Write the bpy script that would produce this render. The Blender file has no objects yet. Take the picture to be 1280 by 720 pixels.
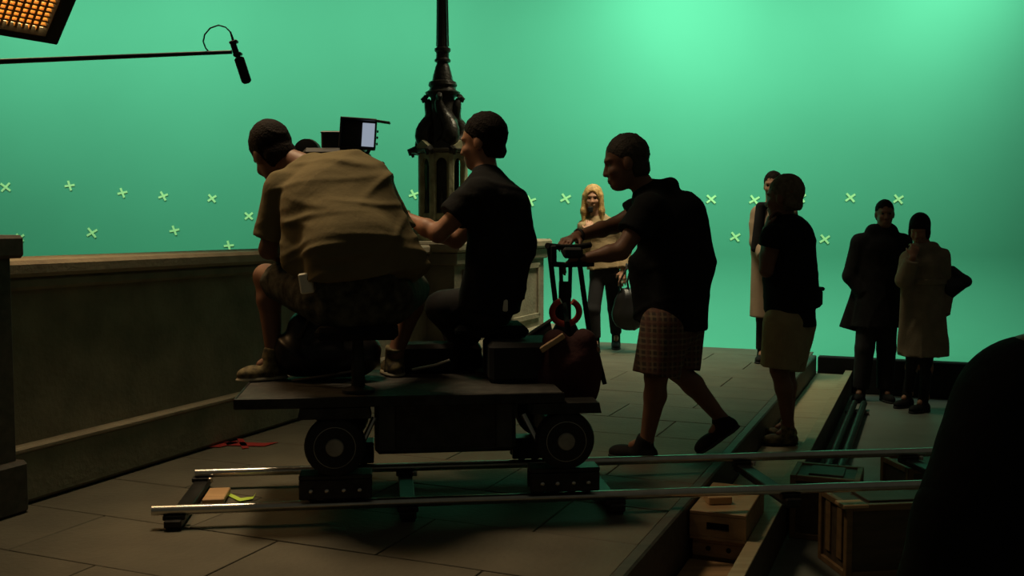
import bpy, bmesh, math, random
import numpy as np
from mathutils import Vector, Matrix
random.seed(7); np.random.seed(7)
SC = bpy.context.scene
COL = SC.collection

# ------------------------------------------------------------------ camera
CAMZ = 1.60; FPX = 1250.0; PITCH = math.atan(78.0/FPX)
cam = bpy.data.cameras.new('camera'); camo = bpy.data.objects.new('camera', cam); COL.objects.link(camo)
camo.location = (0, 0, CAMZ); camo.rotation_euler = (math.pi/2-PITCH, 0, 0)
cam.sensor_width = 36.0; cam.lens = 36.0*FPX/1280.0; cam.clip_start = 0.05; cam.clip_end = 200
SC.camera = camo
# ------------------------------------------------------------------ colour management
SC.view_settings.view_transform = 'Standard'; SC.view_settings.look = 'None'
SC.view_settings.gamma = 1.0; SC.view_settings.use_curve_mapping = False
SC.view_settings.exposure = 0.0
# ------------------------------------------------------------------ world (a dark sound stage)
w = bpy.data.worlds.new('world'); SC.world = w; w.use_nodes = True
w.node_tree.nodes['Background'].inputs[0].default_value = (1.0, 0.95, 0.68, 1)
w.node_tree.nodes['Background'].inputs[1].default_value = 0.026

SA = (0.3841, 0.9233)            # street direction (along the parapet)
PA = (0.9233, -0.3841)           # across the street, to the right
STREET_ROT = -math.atan2(SA[0], SA[1])
def S(u, v, z=0.0): return np.array([u*PA[0]+v*SA[0], u*PA[1]+v*SA[1], z])
DECK = 0.35
def nv(a): a = np.asarray(a, float); return a/np.linalg.norm(a)
def ray(px, py):
    x = (px-640)/FPX; y = (360-py)/FPX; c, s = math.cos(PITCH), math.sin(PITCH)
    return np.array([x, c+y*s, -s+y*c])
def at(px, py, Y):
    r = ray(px, py); return np.array([0, 0, CAMZ]) + r*(Y/r[1])
def ground(px, py, z=DECK):
    r = ray(px, py); return np.array([0, 0, CAMZ]) + r*((z-CAMZ)/r[2])
CYC_V = 10.16; CYC_Y = 13.5      # deck end across the street / green screen depth
def onwall(px, py): return at(px, py, CYC_Y-.006)

# ------------------------------------------------------------------ lights
def area(name, loc, target, sx, sy, power, col, spread=180):
    l = bpy.data.lights.new(name, 'AREA'); l.shape = 'RECTANGLE'; l.size = sx; l.size_y = sy
    l.energy = power; l.color = col; l.spread = math.radians(spread)
    o = bpy.data.objects.new(name, l); COL.objects.link(o); o.location = loc
    o.rotation_euler = (Vector(target)-Vector(loc)).to_track_quat('-Z', 'Y').to_euler()
    return o
CYC_COL = (0.66, 1.0, 0.78)
# screen lamps hung in a row between the set and the green screen
for x, pw in ((-7.0, 66), (-4.2, 66), (-1.4, 58), (2.2, 124), (5.4, 62)):
    area('screen_light', (x, 11.2, 6.0), (x, 13.5, 2.3), 1.6, 0.5, pw, CYC_COL, 120)
area('screen_light', (6.2, 12.1, 5.9), (5.9, 13.5, 4.2), 1.6, 0.5, 26, CYC_COL, 120)
# warm overhead tungsten lamps above the parapet side of the set
area('overhead_lamp', (-1.5, 5.1, 5.0), (-0.75, 4.2, 0.4), .9, .9, 16, (1.0, 0.74, 0.44), 64)
area('overhead_lamp', (1.2, 8.8, 5.0), (0.65, 9.3, 0.5), .8, .8, 40, (1.0, 0.86, 0.56), 80)

# ------------------------------------------------------------------ materials
def mat(name, col, rough=0.75, metal=0.0, var=0.25, scale=6.0, bump=0.0, bscale=60.0, spec=0.4, col2=None):
    m = bpy.data.materials.new(name); m.use_nodes = True
    nt = m.node_tree; b = nt.nodes['Principled BSDF']
    b.inputs['Roughness'].default_value = rough; b.inputs['Metallic'].default_value = metal
    b.inputs['Specular IOR Level'].default_value = spec
    tc = nt.nodes.new('ShaderNodeTexCoord'); n = nt.nodes.new('ShaderNodeTexNoise')
    n.inputs['Scale'].default_value = scale; n.inputs['Detail'].default_value = 5
    nt.links.new(tc.outputs['Object'], n.inputs['Vector'])
    r = nt.nodes.new('ShaderNodeValToRGB')
    c1 = tuple(c*(1-var) for c in col); c2 = col2 or tuple(min(1, c*(1+var)) for c in col)
    r.color_ramp.elements[0].position = 0.32; r.color_ramp.elements[0].color = (*c1, 1)
    r.color_ramp.elements[1].position = 0.70; r.color_ramp.elements[1].color = (*c2, 1)
    nt.links.new(n.outputs['Fac'], r.inputs['Fac']); nt.links.new(r.outputs['Color'], b.inputs['Base Color'])
    if bump:
        n2 = nt.nodes.new('ShaderNodeTexNoise'); n2.inputs['Scale'].default_value = bscale; n2.inputs['Detail'].default_value = 4
        nt.links.new(tc.outputs['Object'], n2.inputs['Vector'])
        bp = nt.nodes.new('ShaderNodeBump'); bp.inputs['Strength'].default_value = bump; bp.inputs['Distance'].default_value = 0.02
        nt.links.new(n2.outputs['Fac'], bp.inputs['Height']); nt.links.new(bp.outputs['Normal'], b.inputs['Normal'])
    return m
def emit(name, col, strength):
    m = bpy.data.materials.new(name); m.use_nodes = True; nt = m.node_tree
    e = nt.nodes.new('ShaderNodeEmission'); e.inputs[0].default_value = (*col, 1); e.inputs[1].default_value = strength
    nt.links.new(e.outputs[0], nt.nodes['Material Output'].inputs[0]); return m
def wood(name, c1, c2, scale=3.0, rough=0.6):
    m = bpy.data.materials.new(name); m.use_nodes = True; nt = m.node_tree; b = nt.nodes['Principled BSDF']
    b.inputs['Roughness'].default_value = rough
    tc = nt.nodes.new('ShaderNodeTexCoord'); mp = nt.nodes.new('ShaderNodeMapping')
    mp.inputs['Scale'].default_value = (1, 9, 9); mp.inputs['Rotation'].default_value = (0, 0, STREET_ROT)
    n = nt.nodes.new('ShaderNodeTexNoise'); n.inputs['Scale'].default_value = scale; n.inputs['Detail'].default_value = 6
    r = nt.nodes.new('ShaderNodeValToRGB')
    r.color_ramp.elements[0].position = .3; r.color_ramp.elements[0].color = (*c1, 1)
    r.color_ramp.elements[1].position = .7; r.color_ramp.elements[1].color = (*c2, 1)
    nt.links.new(tc.outputs['Object'], mp.inputs[0]); nt.links.new(mp.outputs[0], n.inputs['Vector'])
    nt.links.new(n.outputs['Fac'], r.inputs[0]); nt.links.new(r.outputs[0], b.inputs['Base Color'])
    return m
def plaid(name, a, b_, c_):
    m = bpy.data.materials.new(name); m.use_nodes = True; nt = m.node_tree; b = nt.nodes['Principled BSDF']
    b.inputs['Roughness'].default_value = .9
    tc = nt.nodes.new('ShaderNodeTexCoord'); cur = None
    for i, (d, sc, col) in enumerate((('Z', 11, b_), ('X', 12, b_), ('Z', 5, c_), ('X', 6, c_))):
        wv = nt.nodes.new('ShaderNodeTexWave'); wv.bands_direction = d; wv.inputs['Scale'].default_value = sc
        wv.inputs['Distortion'].default_value = 1.2; wv.inputs['Phase Offset'].default_value = i*1.7
        nt.links.new(tc.outputs['Object'], wv.inputs[0])
        rp = nt.nodes.new('ShaderNodeValToRGB'); rp.color_ramp.elements[0].position = .62; rp.color_ramp.elements[1].position = .78
        nt.links.new(wv.outputs['Fac'], rp.inputs[0])
        mx = nt.nodes.new('ShaderNodeMix'); mx.data_type = 'RGBA'
        mth = nt.nodes.new('ShaderNodeMath'); mth.operation = 'MULTIPLY'; mth.inputs[1].default_value = .55
        nt.links.new(rp.outputs[0], mth.inputs[0]); nt.links.new(mth.outputs[0], mx.inputs[0])
        if cur is None: mx.inputs[6].default_value = (*a, 1)
        else: nt.links.new(cur, mx.inputs[6])
        mx.inputs[7].default_value = (*col, 1); cur = mx.outputs[2]
    nt.links.new(cur, b.inputs['Base Color']); return m

M = dict(
 cyc=mat('green_screen_paint', (0.092, 0.395, 0.25), .85, var=.03, scale=.7),
 tape=mat('pale_green_tape', (0.66, 1.0, 0.46), .7, var=.03),
 limetape=mat('lime_tape', (0.55, 0.80, 0.10), .6, var=.05),
 redtape=mat('red_tape', (0.32, 0.025, 0.022), .6, var=.2, scale=25),
 stone=mat('set_stone', (0.23, 0.205, 0.14), .85, var=.22, scale=5, bump=.25, bscale=35),
 coping=mat('coping_stone', (0.30, 0.25, 0.17), .75, var=.18, scale=7, bump=.2, bscale=50),
 slab=mat('paving_stone', (0.098, 0.088, 0.060), .70, var=.16, scale=3.5, bump=.18, bscale=40),
 joint=mat('deck_joint', (0.05, 0.045, 0.03), .9),
 stage=mat('stage_floor_paint', (0.16, 0.17, 0.14), .5, var=.15, scale=2.5, bump=.05),
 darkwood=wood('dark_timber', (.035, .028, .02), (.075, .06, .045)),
 ply=wood('plywood', (.30, .235, .13), (.42, .34, .20)),
 box=wood('apple_box_wood', (.26, .155, .07), (.40, .25, .12)),
 crate=wood('old_crate_wood', (.15, .085, .035), (.24, .14, .06)),
 cratedark=wood('crate_panel', (.05, .035, .02), (.09, .06, .035)),
 black=mat('black_paint', (.012, .012, .012), .75, var=.3),
 blackplastic=mat('black_plastic', (.012, .012, .013), .65, var=.3),
 hole=mat('hole_shade_black', (.008, .007, .006), .9),  # near-black that paints the shade inside the box holes
 riser=mat('black_drape', (.010, .010, .009), .9, var=.3, bump=.2, bscale=12),
 steel=mat('rail_steel', (.62, .60, .55), .28, 1.0, var=.08, scale=20),
 iron=mat('dark_iron', (.03, .03, .028), .45, .6, var=.4, scale=14),
 lampiron=mat('cast_iron_paint', (.028, .026, .021), .38, .2, var=.45, scale=12, bump=.25, bscale=40),
 lampstone=mat('bronze_green_paint', (.30, .29, .17), .6, .1, var=.35, scale=9, bump=.3, bscale=30),
 dolly=mat('dolly_grey_paint', (.06, .062, .058), .5, .1, var=.25, scale=9),
 hub=mat('wheel_hub', (.30, .29, .25), .5, .1, var=.2, scale=15),
 rubber=mat('tyre_rubber', (.014, .014, .014), .8, var=.3, bump=.1),
 deckmat=mat('dolly_platform_top', (.035, .033, .028), .65, var=.4, scale=18, bump=.15),
 redplastic=mat('red_ring_plastic', (.80, .11, .075), .45, var=.15),
 maroon=mat('maroon_canvas', (.045, .009, .009), .85, var=.3, bump=.2),
 blackcloth=mat('black_cotton', (.011, .0115, .012), .95, var=.3, scale=8, bump=.12, bscale=50, spec=.15),
 olive=mat('olive_cotton', (.155, .125, .062), .92, var=.14, scale=5, bump=.15, bscale=30, spec=.15),
 darkshorts=mat('dark_camo_cotton', (.035, .035, .03), .92, var=.5, scale=22, bump=.15, spec=.15, col2=(.10, .095, .07)),
 khaki=mat('khaki_cotton', (.38, .30, .16), .92, var=.15, scale=7, bump=.15, spec=.15),
 plaid=plaid('plaid_cotton', (.05, .036, .028), (.24, .175, .105), (.12, .045, .035)),
 coat=mat('dark_wool', (.017, .016, .016), .95, var=.3, bump=.15, spec=.1),
 trench=mat('beige_grey_twill', (.24, .19, .125), .9, var=.18, scale=8, bump=.15, spec=.15),
 tan=mat('tan_jacket', (.36, .26, .14), .85, var=.2, bump=.15),
 tancoat=mat('tan_coat', (.36, .25, .165), .9, var=.15),
 denim=mat('dark_trousers', (.014, .013, .014), .92, var=.3),
 skin=mat('skin', (.34, .165, .095), .55, var=.12, scale=9),
 skindark=mat('skin_tanned', (.20, .095, .055), .55, var=.12, scale=9),
 skinpale=mat('skin_fair', (.46, .25, .16), .55, var=.1, scale=9),
 hairdark=mat('dark_hair', (.010, .0065, .005), .8, var=.5, scale=40, bump=.4, bscale=120, spec=.12),
 hairblond=mat('blond_hair', (.50, .31, .11), .5, var=.4, scale=30, bump=.4, bscale=100),
 hairgrey=mat('short_grey_brown_hair', (.045, .035, .025), .7, var=.4, scale=40, bump=.3, bscale=120),
 hairlight=mat('greying_hair', (.15, .12, .075), .8, var=.3, scale=40, bump=.3, bscale=120, spec=.2),
 shoe=mat('black_shoe_leather', (.009, .0085, .008), .8, var=.3, spec=.2),
 sneaker=mat('worn_sneaker', (.06, .045, .025), .8, var=.7, scale=34, col2=(.20, .16, .07)),
 sole=mat('sneaker_sole', (.36, .33, .24), .7, var=.2),
 greentrim=mat('green_sock', (.10, .15, .05), .8, var=.2),
 white=mat('off_white_plastic', (.80, .76, .62), .6, var=.08),
 bag=mat('black_leather', (.011, .010, .010), .42, var=.3),
 eye=mat('eye_dark', (.015, .01, .008), .2),
 boom=mat('carbon_pole', (.010, .011, .010), .45, var=.2),
 foam=mat('foam_windscreen', (.009, .009, .009), .95, var=.4, bump=.3),
 screen=emit('monitor_screen_light', (.50, .58, .72), .55),
 glow=emit('gold_diffuser_light', (1.0, .66, .24), 6.0),
 gold=mat('gold_grid_fabric', (.60, .30, .06), .7, var=.2, scale=30),
 wedge=wood('wedge_wood', (.45, .27, .12), (.60, .38, .19)),
)

# ------------------------------------------------------------------ object helpers
def tag(o, label=None, cat=None, group=None, kind=None):
    if label: o['label'] = label
    if cat: o['category'] = cat
    if group: o['group'] = group
    if kind: o['kind'] = kind
    return o
def thing(name, loc, label, cat, group=None):
    o = bpy.data.objects.new(name, None); COL.objects.link(o); o.location = Vector(loc); o.empty_display_size = .1
    return tag(o, label, cat, group)
def offs(parent):
    p = Vector((0, 0, 0))
    while parent is not None: p += parent.location; parent = parent.parent
    return np.array(p)
def link(name, verts, faces, m, parent=None, smooth=False, origin=None):
    v = np.asarray(verts, float)
    if parent is not None: base = offs(parent)
    else: base = np.zeros(3)
    loc = np.zeros(3)
    if origin is not None: loc = np.asarray(origin, float)-base
    me = bpy.data.meshes.new(name)
    vv = v-base-loc
    if isinstance(faces, np.ndarray):
        n = len(faces); kk = faces.shape[1]
        me.vertices.add(len(vv)); me.vertices.foreach_set('co', vv.astype(np.float32).ravel())
        me.loops.add(n*kk); me.loops.foreach_set('vertex_index', faces.astype(np.int32).ravel())
        me.polygons.add(n); me.polygons.foreach_set('loop_start', (np.arange(n)*kk).astype(np.int32))
        me.update(calc_edges=True); me.validate()
    else:
        me.from_pydata([tuple(x) for x in vv], [], faces); me.update()
    if smooth: me.polygons.foreach_set('use_smooth', np.ones(len(me.polygons), bool))
    me.materials.append(M[m] if isinstance(m, str) else m)
    o = bpy.data.objects.new(name, me); COL.objects.link(o); o.location = Vector(loc)
    if parent is not None: o.parent = parent
    return o
EX = np.array([1., 0, 0]); EY = np.array([0, 1., 0]); EZ = np.array([0, 0, 1.])
PX3 = np.array([PA[0], PA[1], 0]); SX3 = np.array([SA[0], SA[1], 0])
class MB:
    def __init__(s): s.v = []; s.f = []
    def add(s, v, f):
        n = len(s.v); s.v += [np.asarray(x, float) for x in v]; s.f += [tuple(i+n for i in q) for q in f]; return s
    def box(s, c, size, ax=(EX, EY, EZ), bev=0.0):
        c = np.asarray(c, float); hx, hy, hz = [q/2 for q in size]
        bm = bmesh.new(); bmesh.ops.create_cube(bm, size=1)
        for v in bm.verts: v.co = Vector((v.co.x*2*hx, v.co.y*2*hy, v.co.z*2*hz))
        if bev: bmesh.ops.bevel(bm, geom=bm.edges[:], offset=min(bev, hx*.9, hy*.9, hz*.9), segments=1, affect='EDGES')
        bm.verts.index_update()
        s.add([c+v.co.x*ax[0]+v.co.y*ax[1]+v.co.z*ax[2] for v in bm.verts], [[v.index for v in f.verts] for f in bm.faces]); bm.free(); return s
    def sbox(s, u0, u1, v0, v1, z0, z1, bev=0.0):
        return s.box(S((u0+u1)/2, (v0+v1)/2, (z0+z1)/2), (abs(u1-u0), abs(v1-v0), abs(z1-z0)), (PX3, SX3, EZ), bev)
    def tube(s, pts, r, n=10, closed=False):
        pts = [np.asarray(p, float) for p in pts]; rs = r if hasattr(r, '__len__') else [r]*len(pts)
        N = len(pts); rings = []; ref = None
        for i, p in enumerate(pts):
            if closed: t = pts[(i+1) % N]-pts[i-1]
            else: t = pts[min(i+1, N-1)]-pts[max(i-1, 0)]
            t = nv(t)
            if ref is None:
                ref = np.cross(t, EZ if abs(t[2]) < .9 else EX)
            ref = nv(ref-t*np.dot(ref, t)); b = np.cross(t, ref)
            rings.append([p+rs[i]*(math.cos(a)*ref+math.sin(a)*b) for a in [2*math.pi*k/n for k in range(n)]])
        v = [q for rg in rings for q in rg]; f = []
        for i in range(N if closed else N-1):
            j = (i+1) % N
            for k in range(n):
                f.append((i*n+k, i*n+(k+1) % n, j*n+(k+1) % n, j*n+k))
        if not closed: f.append(tuple(range(n))[::-1]); f.append(tuple((N-1)*n+k for k in range(n)))
        return s.add(v, f)
    def lathe(s, c, prof, n=20, axis=EZ, ref=EX, sq=None):
        c = np.asarray(c, float); axis = nv(axis); ref = nv(ref-axis*np.dot(ref, axis)); b = np.cross(axis, ref)
        v = []; f = []
        for (r, h) in prof:
            for k in range(n):
                a = 2*math.pi*(k+.5)/n; v.append(c+axis*h+r*(math.cos(a)*ref+math.sin(a)*b))
        for i in range(len(prof)-1):
            for k in range(n): f.append((i*n+k, i*n+(k+1) % n, (i+1)*n+(k+1) % n, (i+1)*n+k))
        f.append(tuple(range(n))[::-1]); f.append(tuple((len(prof)-1)*n+k for k in range(n)))
        return s.add(v, f)
    def prism(s, poly, d):
        poly = [np.asarray(p, float) for p in poly]; n = len(poly); d = np.asarray(d, float)
        v = poly+[p+d for p in poly]
        f = [tuple(range(n))[::-1], tuple(range(n, 2*n))]+[(k, (k+1) % n, n+(k+1) % n, n+k) for k in range(n)]
        return s.add(v, f)
    def build(s, name, m, parent=None, smooth=False, origin=None):
        o = link(name, s.v, s.f, m, parent, smooth, origin)
        bm = bmesh.new(); bm.from_mesh(o.data); bmesh.ops.recalc_face_normals(bm, faces=bm.faces[:]); bm.to_mesh(o.data); bm.free()
        if smooth: o.data.set_sharp_from_angle(angle=math.radians(40))
        return o

# ------------------------------------------------------------------ signed-distance sculpting (smooth unions of tapered limbs)
def tc(a, b, ra, rb, lat=None, f0=False, f1=False, k=None):
    a = np.asarray(a, float); b = np.asarray(b, float)
    ra = ra if hasattr(ra, '__len__') else (ra, ra); rb = rb if hasattr(rb, '__len__') else (rb, rb)
    L = max(np.linalg.norm(b-a), 1e-6); w_ = (b-a)/L
    if lat is None: lat = np.cross(w_, EZ if abs(w_[2]) < .9 else EX)
    lat = nv(lat-w_*np.dot(lat, w_)); m = np.cross(w_, lat)
    R = max(max(ra), max(rb))
    def d(P):
        q = P-a.astype(np.float32)
        t = (q@w_.astype(np.float32))/L; tcl = np.clip(t, 0, 1); st = tcl
        x = q@lat.astype(np.float32); y = q@m.astype(np.float32)
        rx = ra[0]+(rb[0]-ra[0])*st; ry = ra[1]+(rb[1]-ra[1])*st; mn = np.minimum(rx, ry)
        e = (t-tcl)*L
        if f0: e = np.where(t < 0, 0, e)
        if f1: e = np.where(t > 1, 0, e)
        r = np.sqrt((x/rx)**2+(y/ry)**2+(e/mn)**2)
        dd = (r-1)*mn
        if f0: dd = np.maximum(dd, -t*L)
        if f1: dd = np.maximum(dd, (t-1)*L)
        return dd
    return dict(d=d, lo=np.minimum(a, b)-R, hi=np.maximum(a, b)+R, k=k)
def ell(c, r, X=EX, Z=EZ, k=None, neg=False, cuts=()):
    c = np.asarray(c, float); X = nv(X); Z = nv(Z-X*np.dot(X, Z)); Y = np.cross(Z, X)
    A = np.stack([X, Y, Z], 1).astype(np.float32)/np.array(r, np.float32)
    mn = min(r)
    def d(P):
        q = (P-c.astype(np.float32))@A
        dd = (np.sqrt((q*q).sum(-1))-1)*mn
        for (p, n) in cuts: dd = np.maximum(dd, (P-np.asarray(p, np.float32))@np.asarray(nv(n), np.float32))
        return dd
    R = max(r); return dict(d=d, lo=c-R, hi=c+R, k=k, neg=neg)
def halfspace(p, n, lo, hi):     # removes everything on the n side
    p = np.asarray(p, np.float32); n = nv(n).astype(np.float32)
    return dict(d=lambda P: -((P-p)@n), lo=lo, hi=hi, k=1e-4, neg=True)
E12 = [(0,1),(2,3),(4,5),(6,7),(0,2),(1,3),(4,6),(5,7),(0,4),(1,5),(2,6),(3,7)]
CO = np.array([[i & 1, (i >> 1) & 1, (i >> 2) & 1] for i in range(8)])
def surfnet(F, org, h):
    ins = F < 0
    cnt = np.zeros(tuple(s-1 for s in F.shape), np.int8)
    nx, ny, nz = cnt.shape
    for c in CO: cnt += ins[c[0]:c[0]+nx, c[1]:c[1]+ny, c[2]:c[2]+nz]
    act = (cnt > 0) & (cnt < 8)
    idx = np.argwhere(act); ids = -np.ones(cnt.shape, np.int32); ids[act] = np.arange(len(idx))
    vals = np.stack([F[idx[:,0]+c[0], idx[:,1]+c[1], idx[:,2]+c[2]] for c in CO], 1)
    acc = np.zeros((len(idx), 3)); nn = np.zeros(len(idx))
    for a, b in E12:
        va, vb = vals[:, a], vals[:, b]; mk = (va < 0) != (vb < 0)
        t = va/(va-vb+1e-12*(va == vb)); p = CO[a]+(CO[b]-CO[a])*t[:, None]
        acc[mk] += p[mk]; nn[mk] += 1
    V = org+(idx+acc/nn[:, None])*h
    Q = []
    for ax in range(3):
        sl0 = [slice(None)]*3; sl1 = [slice(None)]*3; sl0[ax] = slice(0, -1); sl1[ax] = slice(1, None)
        A = ins[tuple(sl0)]; B = ins[tuple(sl1)]
        e = np.argwhere(A != B)
        o1, o2 = [(1, 2), (2, 0), (0, 1)][ax]
        ok = (e[:, o1] > 0) & (e[:, o2] > 0) & (e[:, o1] < F.shape[o1]-1) & (e[:, o2] < F.shape[o2]-1)
        e = e[ok]; s = A[e[:,0], e[:,1], e[:,2]]
        def cid(d1, d2):
            g = e.copy(); g[:, o1] -= d1; g[:, o2] -= d2; return ids[g[:,0], g[:,1], g[:,2]]
        q = np.stack([cid(1, 1), cid(0, 1), cid(0, 0), cid(1, 0)], 1)
        q[~s] = q[~s][:, ::-1]; Q.append(q)
    return V, np.concatenate(Q)
def sculpt(name, prims, m, parent, vox=.008, k=.02, folds=None, relax=1):
    pos = [p for p in prims if not p.get('neg')]
    lo = np.min([p['lo'] for p in pos], 0)-3*vox-.01; hi = np.max([p['hi'] for p in pos], 0)+3*vox+.01
    n = np.ceil((hi-lo)/vox).astype(int)+1
    F = np.full(tuple(n), .2, np.float32)
    gx = [(lo[i]+np.arange(n[i])*vox).astype(np.float32) for i in range(3)]
    for p in prims:
        kk = p['k'] if p.get('k') is not None else k
        mg = kk+2*vox
        i0 = np.clip(np.floor((p['lo']-mg-lo)/vox).astype(int), 0, n-1); i1 = np.clip(np.ceil((p['hi']+mg-lo)/vox).astype(int)+1, 1, n)
        if np.any(i1 <= i0): continue
        P = np.stack(np.meshgrid(*[gx[i][i0[i]:i1[i]] for i in range(3)], indexing='ij'), -1)
        sl = tuple(slice(i0[i], i1[i]) for i in range(3))
        d = p['d'](P).astype(np.float32); A = F[sl]
        if p.get('neg'):
            hh = np.maximum(kk-np.abs(A+d), 0)/kk; F[sl] = np.maximum(A, -d)+hh*hh*kk*.25
        else:
            hh = np.maximum(kk-np.abs(A-d), 0)/kk; F[sl] = np.minimum(A, d)-hh*hh*kk*.25
    if folds:
        amp, dirs = folds
        P = np.meshgrid(*gx, indexing='ij', sparse=True)
        D = np.zeros_like(F)
        for (dx, dy, dz, ph) in dirs:
            warp = np.sin(P[0]*8.3+P[2]*3.1+ph)+np.sin(P[2]*6.3-P[0]*4.0+ph*2)+.7*np.sin(P[1]*9.2+ph)
            arg = P[0]*dx+P[1]*dy+P[2]*dz+ph+.95*warp
            mask = np.clip(.35+.65*np.sin(P[0]*11.0+P[2]*5.5+ph*5)*np.sin(P[2]*9.0-P[1]*6+ph*3), 0, 1)
            D += np.exp(-(np.sin(arg*.5)/.28)**2)*mask
        F -= amp*D/len(dirs)*1.6
    F[0] = F[-1] = .2; F[:, 0] = F[:, -1] = .2; F[:, :, 0] = F[:, :, -1] = .2
    V, Q = surfnet(F, lo, vox)
    o = link(name, V, Q, m, parent, True)
    return o

# ================================================================== SETTING
def struct(o): o['kind'] = 'structure'; return o
mb = MB(); mb.add([(-14, -3, 0), (14, -3, 0), (14, 16, 0), (-14, 16, 0), (-14, -3, -.1), (14, -3, -.1), (14, 16, -.1), (-14, 16, -.1)],
   [(0, 1, 2, 3), (7, 6, 5, 4), (0, 4, 5, 1), (1, 5, 6, 2), (2, 6, 7, 3), (3, 7, 4, 0)])
struct(mb.build('floor', 'stage'))
# green screen: tall painted cyclorama with a cove down to a painted strip of floor
prof = [(10.9, .004), (CYC_Y-1.2, .004)]+[(CYC_Y-1.2+1.2*math.sin(a), 1.204-1.2*math.cos(a)) for a in [math.pi/2*i/10 for i in range(1, 11)]]+[(CYC_Y, 8.0)]
mb = MB(); n = len(prof); NX = 2
for off in (0, 1):
    for x in (-13.0, 13.0):
        for (y, z) in prof: mb.v.append(np.array([x, y+off*.12, z-off*(.0 if z > 1.2 else .003)]))
for k in range(n-1): mb.f += [(k, n+k, n+k+1, k+1), (2*n+k, 2*n+k+1, 3*n+k+1, 3*n+k)]
mb.f += [(n-1, 2*n-1, 4*n-1, 3*n-1)]
struct(mb.build('wall_back', 'cyc', smooth=True))
# raised street deck: a dark body with single paving slabs on it
U0, U1 = -4.30, -1.02
deck = MB().sbox(U0, U1, -1.0, CYC_V-.04, .0, DECK-.006).build('floor_deck', 'joint'); struct(deck)
W0 = -3.70; slw = (U1-W0)/3
bm = bmesh.new(); bmesh.ops.create_cube(bm, size=1)
for v_ in bm.verts: v_.co = Vector((v_.co.x*(slw*1.0-.007), v_.co.y*(.5-.007), v_.co.z*.012))
bmesh.ops.bevel(bm, geom=[e for e in bm.edges], offset=.002, segments=1, affect='EDGES')
slab_me = bpy.data.meshes.new('paving_slab'); bm.to_mesh(slab_me); bm.free(); slab_me.materials.append(M['slab'])
def half_slab(w_):
    bm = bmesh.new(); bmesh.ops.create_cube(bm, size=1)
    for v_ in bm.verts: v_.co = Vector((v_.co.x*(w_-.007), v_.co.y*(.5-.007), v_.co.z*.012))
    bmesh.ops.bevel(bm, geom=[e for e in bm.edges], offset=.004, segments=1, affect='EDGES')
    me = bpy.data.meshes.new('paving_slab'); bm.to_mesh(me); bm.free(); me.materials.append(M['slab']); return me
half_me = half_slab(slw/2)
row = 0; v0 = -.75
while v0 < CYC_V-.3:
    if row % 2 == 0: pcs = [(W0+slw*(i+.5), slab_me) for i in range(3)]
    else: pcs = [(W0+slw*.25, half_me)]+[(W0+slw*(i+1), slab_me) for i in range(2)]+[(U1-slw*.25, half_me)]
    for (u, me) in pcs:
        o = bpy.data.objects.new('paving_slab', me); COL.objects.link(o); o.parent = deck
        o.location = Vector(S(u, v0+.25, DECK-.006+random.uniform(-.001, .001))); o.rotation_euler = (random.uniform(-.001, .001), random.uniform(-.001, .001), STREET_ROT)
    v0 += .5; row += 1
# deck edge timber, trough boards and kerb beside the deck
struct(MB().sbox(-1.02, -.965, -1.0, 9.93, .02, .36, .008).build('trim_1', 'darkwood'))
t2 = struct(MB().sbox(-.70, -.64, -.8, 9.97, .0, .215, .006).build('trim_2', 'darkwood'))
for i, (a, b) in enumerate(((4.95, 6.2), (6.21, 7.55), (7.56, 8.9), (8.91, 9.9))):
    MB().sbox(-.96, -.705, a, b, .165, .19, .004).build('plank', 'ply', t2)
MB().sbox(-.702, -.638, -.8, 9.97, .215, .222, .002).build('kerb_cap', 'ply', t2)
for i in range(6): MB().sbox(-.955, -.705, 5.1+i*.9, 5.16+i*.9, 0, .165).build('bearer', 'darkwood', t2)
# black riser skirting in front of the screen, right of the deck
struct(MB().sbox(-.96, 8.6, 9.99, 10.11, 0, .34, .01).build('baseboard_back', 'riser'))

# parapet on the left
FU = -3.77
par = struct(MB().sbox(-4.15, FU, 3.0, 7.3, DECK, 1.40).build('wall_left', 'stone'))
MB().sbox(-4.22, FU+.075, 3.0, 7.3, 1.37, 1.445, .018).build('coping', 'coping', par)
MB().sbox(-4.18, FU+.045, 3.0, 7.3, 1.31, 1.37, .015).build('cornice', 'stone', par)
MB().sbox(-4.2, FU+.06, 3.0, 7.3, DECK, .60, .02).build('plinth', 'stone', par)
MB().sbox(-4.2, FU+.072, 3.0, 7.3, .585, .612, .008).build('plinth_moulding', 'coping', par)
# near pier
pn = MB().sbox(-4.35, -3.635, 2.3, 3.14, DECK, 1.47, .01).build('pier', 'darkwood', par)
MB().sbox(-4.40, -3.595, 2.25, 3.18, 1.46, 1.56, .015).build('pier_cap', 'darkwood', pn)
MB().sbox(-4.40, -3.60, 2.25, 3.17, DECK, .58, .015).build('pier_plinth', 'darkwood', pn)
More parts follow.
